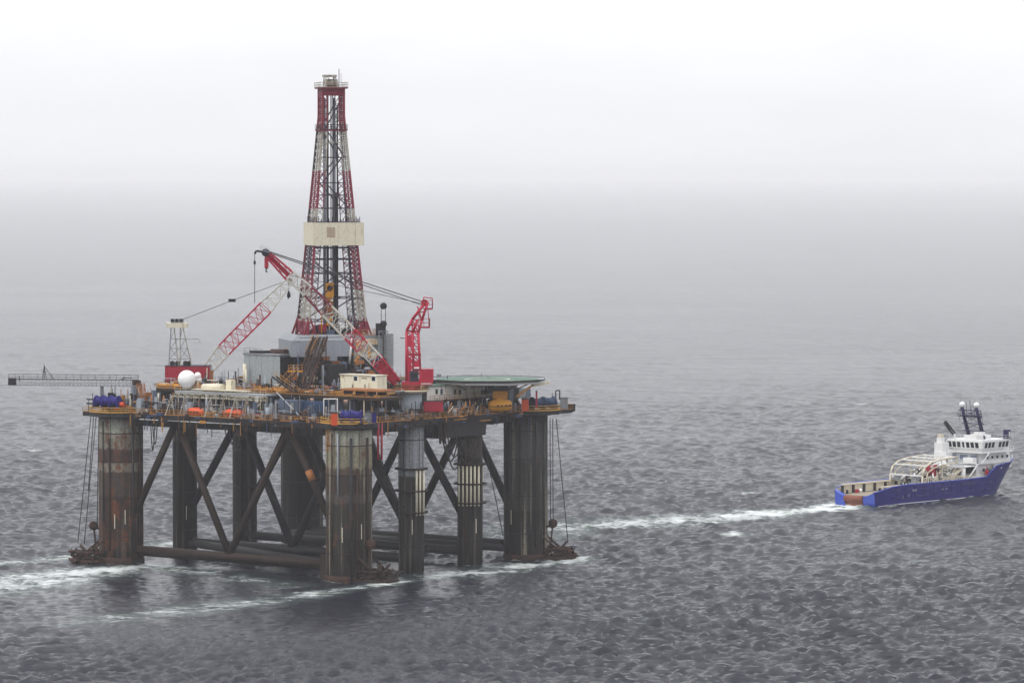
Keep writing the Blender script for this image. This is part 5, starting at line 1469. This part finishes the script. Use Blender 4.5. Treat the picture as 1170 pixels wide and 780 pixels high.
# cargo rails (inner crash barrier) both sides with dark pockets
for sg in (1, -1):
    MB().obox(S(13, 6.2 * sg, 5.3), SH * 12, SN * .35, Zv * .2).build('crash_rail', M['shipc'], sv)
    if sg < 0: MB().obox(S(13, 6.3 * sg, 4.0), SH * 12, SN * .1, Zv * 1.15).build('crash_wall', M['shipc'], sv)
    for k in range(6):
        MB().obox(S(2.6 + k * 4.1, 5.95 * sg, 3.9), SH * .35, SN * .22, Zv * 1.2).build('crash_post', M['dark'], sv)
for x, y in ((3.5, -5.2), (3.5, 5.2)):
    t = MB().cyl(S(x, y, 2.7), S(x, y, 3.9), .35, n=10).build('tow_pin', M['dark'], sv)
tag(MB().cyl(S(8, -4.8, 2.8), S(8, -4.8, 3.9), .5, n=12).build('deck_buoy', M['clean']), 'small white buoy standing on the vessel stern deck', 'buoy')
tag(MB().obox(S(7, -5, 3.3), SH * .5, SN * .4, Zv * .5).build('rubbish_bin', M['red']), 'small dark red bin near the white buoy on the stern deck', 'bin')
# waterline stripe
mb = MB()
for sg in (1, -1):
    vs = []; fs = []
    for s in ST_[1:-1]:
        for tt in (.175, .205):
            x, y, z = hp(s, tt, -.03); vs.append(S(x, y * sg, z + .2))
    n = len(ST_) - 2
    for i in range(n - 1): fs.append((2 * i, 2 * i + 1, 2 * i + 3, 2 * i + 2))
    mb.add(vs, fs)
mb.build('boot_stripe', M['shipw'], sv)
# hull markings: pale emblem amidships and faint name towards the bow
def hull_mark(x0, z, pts, mat='lgrey', w_=.11, name='hull_mark'):
    mb = MB()
    for (a, b) in zip(pts, pts[1:]):
        A_ = S(x0 + a[0], 7.56 - .03, z + a[1]); B_ = S(x0 + b[0], 7.56 - .03, z + b[1])
        d = (B_ - A_); n_ = d.cross(SN).normalized()
        mb.obox((A_ + B_) / 2, d / 2, n_ * w_, SN * .05)
    return mb.build(name, M[mat], sv)
hull_mark(13.2, 3.6, [(0, .6), (.35, -.1), (.8, .4), (1.25, -.1), (1.6, .6)], name='emblem')
for k, x in enumerate((9.5, 11.8)): hull_mark(x, 1.8 + .3 * k, [(0, 0), (0, .8)], w_=.1)
for x in (24.5, 26): hull_mark(x, 3.2, [(0, 0), (.5, .35), (.9, 0)], w_=.08)
for k in range(6): hull_mark(33 + k * .95, 3.9, [(0, 0), (0, .8), (.5, .8 if k % 2 else .1)], 'bluegrey', w_=.07, name='name_letter')
# plate seams and rubbing strakes along the near side
for z_ in (2.2, 4.1):
    mb = MB()
    pts = []
    for s_ in ST_[3:10]:
        t_ = (z_ + 1.2) / (s_[2] + 1.2); x, y, z = hp(s_, t_); pts.append(S(x, y + .04, z))
    mb.path(pts, .09, 5).build('rubbing_strake', M['hull'], sv)
for k in range(9):
    x = 7 + k * 3.6
    MB().obox(S(x, 7.5, 3.4), SH * .05, SN * .05, Zv * 1.6).build('hull_fender', M['mast'], sv)
# forecastle bulwark deck
MB().prism([S(44, -6.8, 0), S(50, -6.4, 0), S(54, -5.2, 0), S(57.5, -3.2, 0), S(59.8, -.6, 0), S(59.8, .6, 0), S(57.5, 3.2, 0), S(54, 5.2, 0), S(50, 6.4, 0), S(44, 6.8, 0)], 7.6, 7.8).build('forecastle_deck', M['grey'], sv)
MB().obox(S(42.6, 0, 5.3), SH * 3.4, SN * 7.0, Zv * .15).build('shelter_deck', M['grey'], sv)
def sbox(x0, x1, y0, y1, z0, z1, name, mat, par=sv, **k): return MB().obox(S((x0 + x1) / 2, (y0 + y1) / 2, (z0 + z1) / 2), SH * (abs(x1 - x0) / 2), SN * (abs(y1 - y0) / 2), Zv * (abs(z1 - z0) / 2)).build(name, M[mat], par, **k)
# deckhouse tiers
sbox(37, 46, -6.6, 6.3, 2.7, 6.0, 'lower_house', 'shipw')
sbox(40, 52, -6.3, 6.0, 6.0, 9.3, 'deckhouse_tier', 'shipw')
sbox(39.6, 54, -6.8, 6.8, 9.3, 9.55, 'tier_deck', 'shipw')
sbox(41.6, 54.5, -5.8, 5.6, 9.55, 12.4, 'deckhouse_tier', 'shipw')
sbox(40.6, 55.2, -7.3, 7.3, 12.4, 12.7, 'bridge_deck', 'shipw')
sbox(43.0, 54.0, -5.4, 5.2, 12.7, 13.6, 'bridge_base', 'shipw')
# bridge: sloped windows all round
def frust(x0, x1, y0, y1, z0, z1, sp, name, mat, par=sv):
    lo = [S(x0, y0, z0), S(x1, y0, z0), S(x1, y1, z0), S(x0, y1, z0)]
    hi = [S(x0 - sp, y0 - sp, z1), S(x1 + sp, y0 - sp, z1), S(x1 + sp, y1 + sp, z1), S(x0 - sp, y1 + sp, z1)]
    return MB().add(lo + hi, [(0, 1, 2, 3), (7, 6, 5, 4), (0, 4, 5, 1), (1, 5, 6, 2), (2, 6, 7, 3), (3, 7, 4, 0)]).build(name, M[mat], par)
br = frust(43.2, 53.8, -5.6, 5.4, 13.6, 15.7, .45, 'bridge', 'shipw')
for k in range(7):
    y = -4.9 + k * 1.45
    w_ = .56 if k != 3 else .35
    c = S(43.2 - .26, y, 14.65); MB().obox(c, SH * .05, SN * w_, (Zv * .78 - SH * .17)).build('window', M['glass'], br)
for k in range(7):
    x = 44.4 + k * 1.4
    if k == 3: continue
    c = S(x, 5.4 + .26, 14.65); MB().obox(c, SN * .05, SH * .55, (Zv * .78 + SN * .17)).build('window', M['glass'], br)
sbox(42.2, 54.8, -6.6, 6.4, 15.7, 16.1, 'bridge_roof', 'clean')
for y in (-6.4, 6.3):
    MB().rail([S(40.8, y, 12.7), S(54.8, y, 12.7)], r=.05).build('bridge_railing', M['shipw'], sv)
MB().rail([S(40.8, -7.1, 12.7), S(40.8, 7.1, 12.7)], r=.05).build('bridge_railing', M['shipw'], sv)
MB().rail([S(42.4, -6.4, 16.1), S(42.4, 6.2, 16.1), S(54.6, 6.2, 16.1)], r=.04).build('roof_railing', M['shipw'], sv)
# windows, and openings whose shade is painted as dark plates, on the lower tiers
for x0, y0, y1, z0, z1 in ((41.55, -4.6, -1.2, 10.3, 11.9), (41.55, -.6, 2.2, 10.3, 11.9), (41.55, 2.8, 5.0, 10.3, 11.9), (39.95, -4.8, -2, 6.9, 8.6), (39.95, 1.6, 5.4, 6.6, 8.8), (36.95, 2.4, 5.8, 3.2, 5.4), (36.95, -4.5, -1, 3.2, 5.0)):
    sbox(x0 - .05, x0 + .02, y0, y1, z0, z1, 'recess_shade', 'dark' if z0 < 10 else 'bluegrey')
for k in range(5): sbox(44.5 + k * 2, 45.4 + k * 2, 5.6, 5.66, 10.6, 11.5, 'window', 'glass')
for k in range(5): sbox(42.5 + k * 1.9, 43.3 + k * 1.9, 6.0, 6.06, 7.2, 8.1, 'window', 'glass')
sbox(41.5, 41.6, -5.2, 5.2, 9.6, 12.2, 'shade_panel', 'wallgrey')  # grey sheets put the shade below the decks above into the colour
sbox(39.9, 40.0, -6.0, 5.8, 8.98, 9.3, 'shade_panel', 'grey')
# tall white forward casing
frust(51.5, 56.2, -4.2, 4.4, 7.8, 13.9, -.5, 'forward_casing', 'shipw')
sbox(52.4, 53.4, 4.0, 4.3, 9.5, 12.0, 'casing_ladder', 'shipw')
# port side casing, boat deck house and lockers that fill out the superstructure
sbox(38.5, 42.6, -6.9, -2.6, 6.0, 12.6, 'port_casing', 'shipw')
sbox(38.9, 42.0, -7.0, -4.0, 12.6, 15.2, 'port_casing_top', 'shipw')
sbox(36.2, 40.0, -6.3, 1.0, 6.0, 8.8, 'boat_deck_house', 'shipc')
sbox(36.1, 36.2, -5.2, -3.0, 6.4, 8.2, 'recess_shade', 'dark'); sbox(36.1, 36.2, -2.0, -.4, 6.4, 8.2, 'recess_shade', 'bluegrey')  # dark plates painted as the shade of openings
MB().rail([S(36.0, -6.6, 8.8), S(36.0, 6.2, 8.8)], r=.05).build('tier_railing', M['shipw'], sv)
MB().rail([S(39.7, -6.7, 9.55), S(39.7, 6.7, 9.55), S(53, 6.7, 9.55)], r=.05).build('tier_railing', M['shipw'], sv)
sbox(39.8, 41.5, 1.6, 5.2, 9.55, 11.2, 'tier_locker', 'shipw')
sbox(36.0, 41.6, -6.9, 6.6, 8.8, 8.98, 'tier_deck', 'shipw')
for y_ in (-4, -1, 2, 5.5): MB().bar(S(36.3, y_, 5.5), S(36.3, y_, 8.8), .12).build('tier_post', M['shipw'], sv)
MB().bar(S(36.5, 6.2, 5.5), S(40.5, 6.2, 9.4), .22).build('outside_stair', M['shipw'], sv)
MB().bar(S(41.5, 6.6, 9.5), S(44.5, 6.6, 12.6), .2).build('outside_stair', M['shipw'], sv)
# funnels
sbox(39.6, 41.2, -6.6, -5.0, 6.0, 16.6, 'exhaust_casing', 'shipw')
sbox(39.7, 41.1, -6.5, -5.1, 16.6, 17.6, 'exhaust_top', 'shipc')
sbox(52.4, 53.8, 4.6, 6.2, 16.1, 18.8, 'blue_sign_box', 'mast')
sbox(52.8, 53.4, 6.2, 6.26, 16.8, 18.2, 'sign_panel', 'shipw')
sbox(45.5, 50.5, -3.0, 3.0, 16.1, 17.3, 'roof_house', 'shipw')
sbox(45.0, 46.6, 1.0, 3.8, 17.3, 18.4, 'roof_locker', 'shipw')
# twin mast, raked aft
for sg in (-1, 1):
    a, b = S(47.6, 2.3 * sg, 16.2), S(44.6, 2.3 * sg, 25.3)
    MB().cyl(a, b, .62, .5, 12).build('mast_leg', M['mast'], sv)
    MB().ball(b + Zv * .9, .85, 18).build('satellite_dome', M['clean'], sv)
    MB().bar(b - SH * .6, b - SH * .6 + Zv * 2.4, .06).build('antenna', M['dark'], sv)
for k, t in enumerate((.25, .5, .72, .92)):
    a = S(47.6 - 3.0 * t, -3.6, 16.2 + 9.1 * t); b = S(47.6 - 3.0 * t, 3.6, 16.2 + 9.1 * t)
    MB().bar(a, b, .16).build('mast_crossbar', M['mast'], sv)
MB().rail([S(44.6, -3.8, 22.6), S(44.6, 3.8, 22.6)], r=.06, h=1.2, step=1).build('mast_railing', M['mast'], sv)
MB().bar(S(45.2, 0, 23), S(44.8, 0, 27.6), .1).build('antenna', M['mast'], sv)
MB().bar(S(45.5, .8, 23), S(45.2, .8, 26.4), .06).build('antenna', M['mast'], sv)
MB().obox(S(45.6, 0, 22.0), SN * 1.9, SH * .12, Zv * .12).build('radar_bar', M['shipw'], sv)
for q_ in (-1, 1):
    for a_, b_ in ((.3, .55), (.5, .75), (.7, .95)):
        MB().bar(S(47.6 - 3 * a_, -2.6 * q_, 16.2 + 9.1 * a_), S(47.6 - 3 * b_, 2.6 * q_, 16.2 + 9.1 * b_), .11).build('mast_brace', M['mast'], sv)
for z_ in (18.6, 20.8, 23.0): MB().obox(S(47.0 - (z_ - 16) * .33, 0, z_), SN * 3.2, SH * .5, Zv * .09).build('mast_platform', M['mast'], sv)
for y_, z_, h_ in ((-1.2, 23, 3.4), (1.4, 23, 2.6), (-3.2, 23, 2.2), (3.3, 21, 3.6), (.5, 20.8, 5.2)): MB().bar(S(45, y_, z_), S(45, y_, z_ + h_), .09).build('antenna', M['dark'], sv)
for y in (-3.6, 3.6): MB().bar(S(45.4, y, 21), S(44.8, y, 24.6), .08).build('mast_post', M['mast'], sv)
# dark knuckle crane stowed on the bridge roof, pointing aft
t = thing('roof_crane', 'small dark knuckle crane leaning aft on the vessel bridge roof', 'crane', S(45, -4.5, 16.1))
MB().cyl(S(44.5, -4.6, 16.1), S(44.5, -4.6, 17.6), .3, n=10).build('post', M['shipw'], t)
MB().obox(S(43.0, -5.0, 19.2), (SH * -2.3 + Zv * 1.9), SN * .35, (SH * .3 + Zv * .4)).build('jib', M['dark'], t)
MB().bar(S(44.5, -4.6, 17.4), S(41, -5, 20.6), .12).build('ram', M['grey'], t)
# handling frame aft of the house: white curved side frames, rails and a red reel
gf = thing('handling_frame', 'white curved lattice handling frame on the vessel deck aft of the bridge', 'gantry', S(28, 0, 2.7))
for y in (-5.9, 4.4):
    P_ = [S(20.5, y, 2.7), S(20.8, y, 7.2), S(21.6, y, 9.4), S(24.0, y, 10.8), S(28, y, 11.5), S(34.5, y, 11.9)]
    MB().path(P_, .24, 8).build('side_frame', M['shipc'], gf)
    P2 = [S(22.2, y, 5.2), S(22.8, y, 7.9), S(25.2, y, 9.2), S(28.5, y, 9.9), S(34.5, y, 10.2)]
    MB().path(P2, .2, 8).build('side_frame', M['shipc'], gf)
    mb = MB()
    for a, b in zip(P_[1:], P2): mb.bar(a, b, .13)
    mb.bar(P2[3], S(29, y, 3), .2); mb.bar(S(34, y, 11.8), S(34, y, 3), .22); mb.bar(S(20.6, y, 6), S(22.2, y, 5.2), .13); mb.bar(S(29, y, 3), S(34, y, 9), .13)
    for q_ in range(5): mb.bar(S(20.7, y, 3.2 + q_), S(22.2, y, 3.6 + q_), .09)
    mb.build('frame_brace', M['shipc'], gf, kind='stuff')
for (x, z) in ((20.8, 7.2), (22.6, 10.0), (25.5, 11.1), (29, 11.6), (33.5, 11.9)): MB().bar(S(x, -5.9, z), S(x, 4.4, z), .25).build('cross_beam', M['shipw'], gf)
for y in (-4.2, -2.5, -.8, .9, 2.6): MB().bar(S(22, y, 9.8), S(34, y, 11.9), .12).build('roof_bar', M['shipc'], gf)
g = random.Random(77)
for mt_, n_ in (('shipw', 60), ('shipc', 50), ('grey', 36), ('dark', 30)):
    mb = MB()
    for k in range(n_):
        x = g.uniform(21.5, 35); y = g.uniform(-5.5, 4.4); top_ = 6.2 + 4.8 * min(1, (x - 20.5) / 7)
        if mt_ in ('shipw', 'shipc') or g.random() < .5:
            a = S(x, y, g.uniform(3.4, top_)); d_ = (SH * g.uniform(-2, 2) + SN * g.uniform(-1.5, 1.5) + Zv * g.uniform(-1.5, 1.5)); b = a + d_
            mb.bar(a, b, g.uniform(.1, .3))
        else: mb.obox(S(x, y, g.uniform(3, 6.5)), SH * g.uniform(.3, 1), SN * g.uniform(.3, .9), Zv * g.uniform(.3, 1.1))
    mb.build('rigging', M[mt_], gf, kind='stuff')
rl = thing('red_reel', 'red drum reel under the white handling frame of the vessel', 'reel', S(28.6, 1.5, 5.5))
MB().lathe(S(28.4, .2, 8.2), [(1.7, 0), (1.7, .2), (1.2, .25), (1.2, 2.2), (1.7, 2.25), (1.7, 2.5)], 24, axis=SN).build('drum', M['brightred'], rl)
MB().cyl(S(28.4, -.2, 8.2), S(28.4, 3.2, 8.2), .3, n=10).build('axle', M['dark'], rl)
for y in (0, 2.9): MB().obox(S(28.4, y, 5.6), SH * .35, SN * .12, Zv * 2.7).build('stand', M['shipc'], rl)
# davit cranes and boat beside the deckhouse
kc = thing('deck_crane', 'white knuckle-boom crane folded beside the vessel deckhouse', 'crane', S(37, 4.6, 2.7))
MB().cyl(S(36.2, 4.9, 2.7), S(36.2, 4.9, 8.4), .6, n=14).build('pedestal', M['shipw'], kc)
MB().obox(S(34.2, 4.7, 9.2), (SH * 3.0 + Zv * -.3), SN * .4, Zv * .5).build('inner_boom', M['shipw'], kc)
MB().obox(S(33.6, 4.7, 7.2), (SH * 2.6 + Zv * 1.2), SN * .32, Zv * .38).build('outer_boom', M['shipc'], kc)
MB().bar(S(31.3, 4.7, 6.0), S(31.3, 4.7, 3.5), .2).build('hook', M['dark'], kc)
for k, (x, y, h, m_, lab) in enumerate(((26, 5.4, 2.6, 'dark', 'black deck winch nearest the rail ahead of the crash barrier'), (31, -1, 3.0, 'bluegrey', 'blue-grey winch in the middle under the handling frame'), (34, 2, 3.2, 'grey', 'grey winch against the lower deckhouse'))):
    t = thing('tow_winch', lab, 'winch', S(x, y, 2.7))
    MB().cyl(S(x, y - 1.4, 2.7 + h / 2), S(x, y + 1.4, 2.7 + h / 2), h * .45, n=18).build('drum', M[m_], t)
    for q in (-1.5, 1.5): MB().obox(S(x, y + q, 2.7 + h / 2), SH * h * .5, SN * .12, Zv * h * .5).build('cheek', M['dark'], t)
g = random.Random(4); mb = MB()
for k in range(70):
    x = g.uniform(22, 38); y = g.uniform(3.5, 6.3); z = 2.7
    if g.random() < .5: mb.bar(S(x, y, z), S(x, y, z + g.uniform(1.2, 4.5)), g.uniform(.05, .15))
    else: mb.bar(S(x, y, z + g.uniform(2, 4)), S(x + g.uniform(1, 3), y, z + g.uniform(2, 4)), g.uniform(.06, .15))
mb.build('deck_fittings', M['shipc'], sv, kind='stuff')
mb = MB()
for k in range(50):
    x = g.uniform(21, 39); y = g.uniform(-5, 6.0); z = 2.7; mb.obox(S(x, y, z + .9), SH * g.uniform(.2, .8), SN * g.uniform(.2, .6), Zv * g.uniform(.5, 1.3))
mb.build('deck_fittings', M['dark'], sv, kind='stuff')
MB().rail([S(24, 6.9, 5.5), S(41.8, 6.9, 5.6)], r=.05, h=1.2).build('side_railing', M['shipc'], sv)
MB().rail([S(46.5, 7.1, 8.7), S(50, 6.8, 9.0), S(54, 5.7, 9.3), S(57, 4.2, 9.6), S(59.6, 2.0, 9.9)], r=.05, h=.9).build('bow_railing', M['shipw'], sv)
rb2 = thing('lifebuoy_rack', 'small red rack on the starboard side of the vessel deckhouse', 'rack', S(43, 6.6, 6.2))
MB().obox(S(43.4, 6.7, 7.0), SH * .5, SN * .25, Zv * .6).build('box', M['brightred'], rb2)
MB().bar(S(43.4, 6.7, 7.4), S(43.4, 6.7, 9.0), .15).build('post', M['brightred'], rb2)
sbox(46.6, 49.4, 5.9, 7.0, 7.8, 9.0, 'side_locker', 'shipw')
MB().cyl(S(56.5, 0, 7.8), S(56.5, 0, 12.5), .18, n=8).build('bow_mast', M['shipw'], sv)
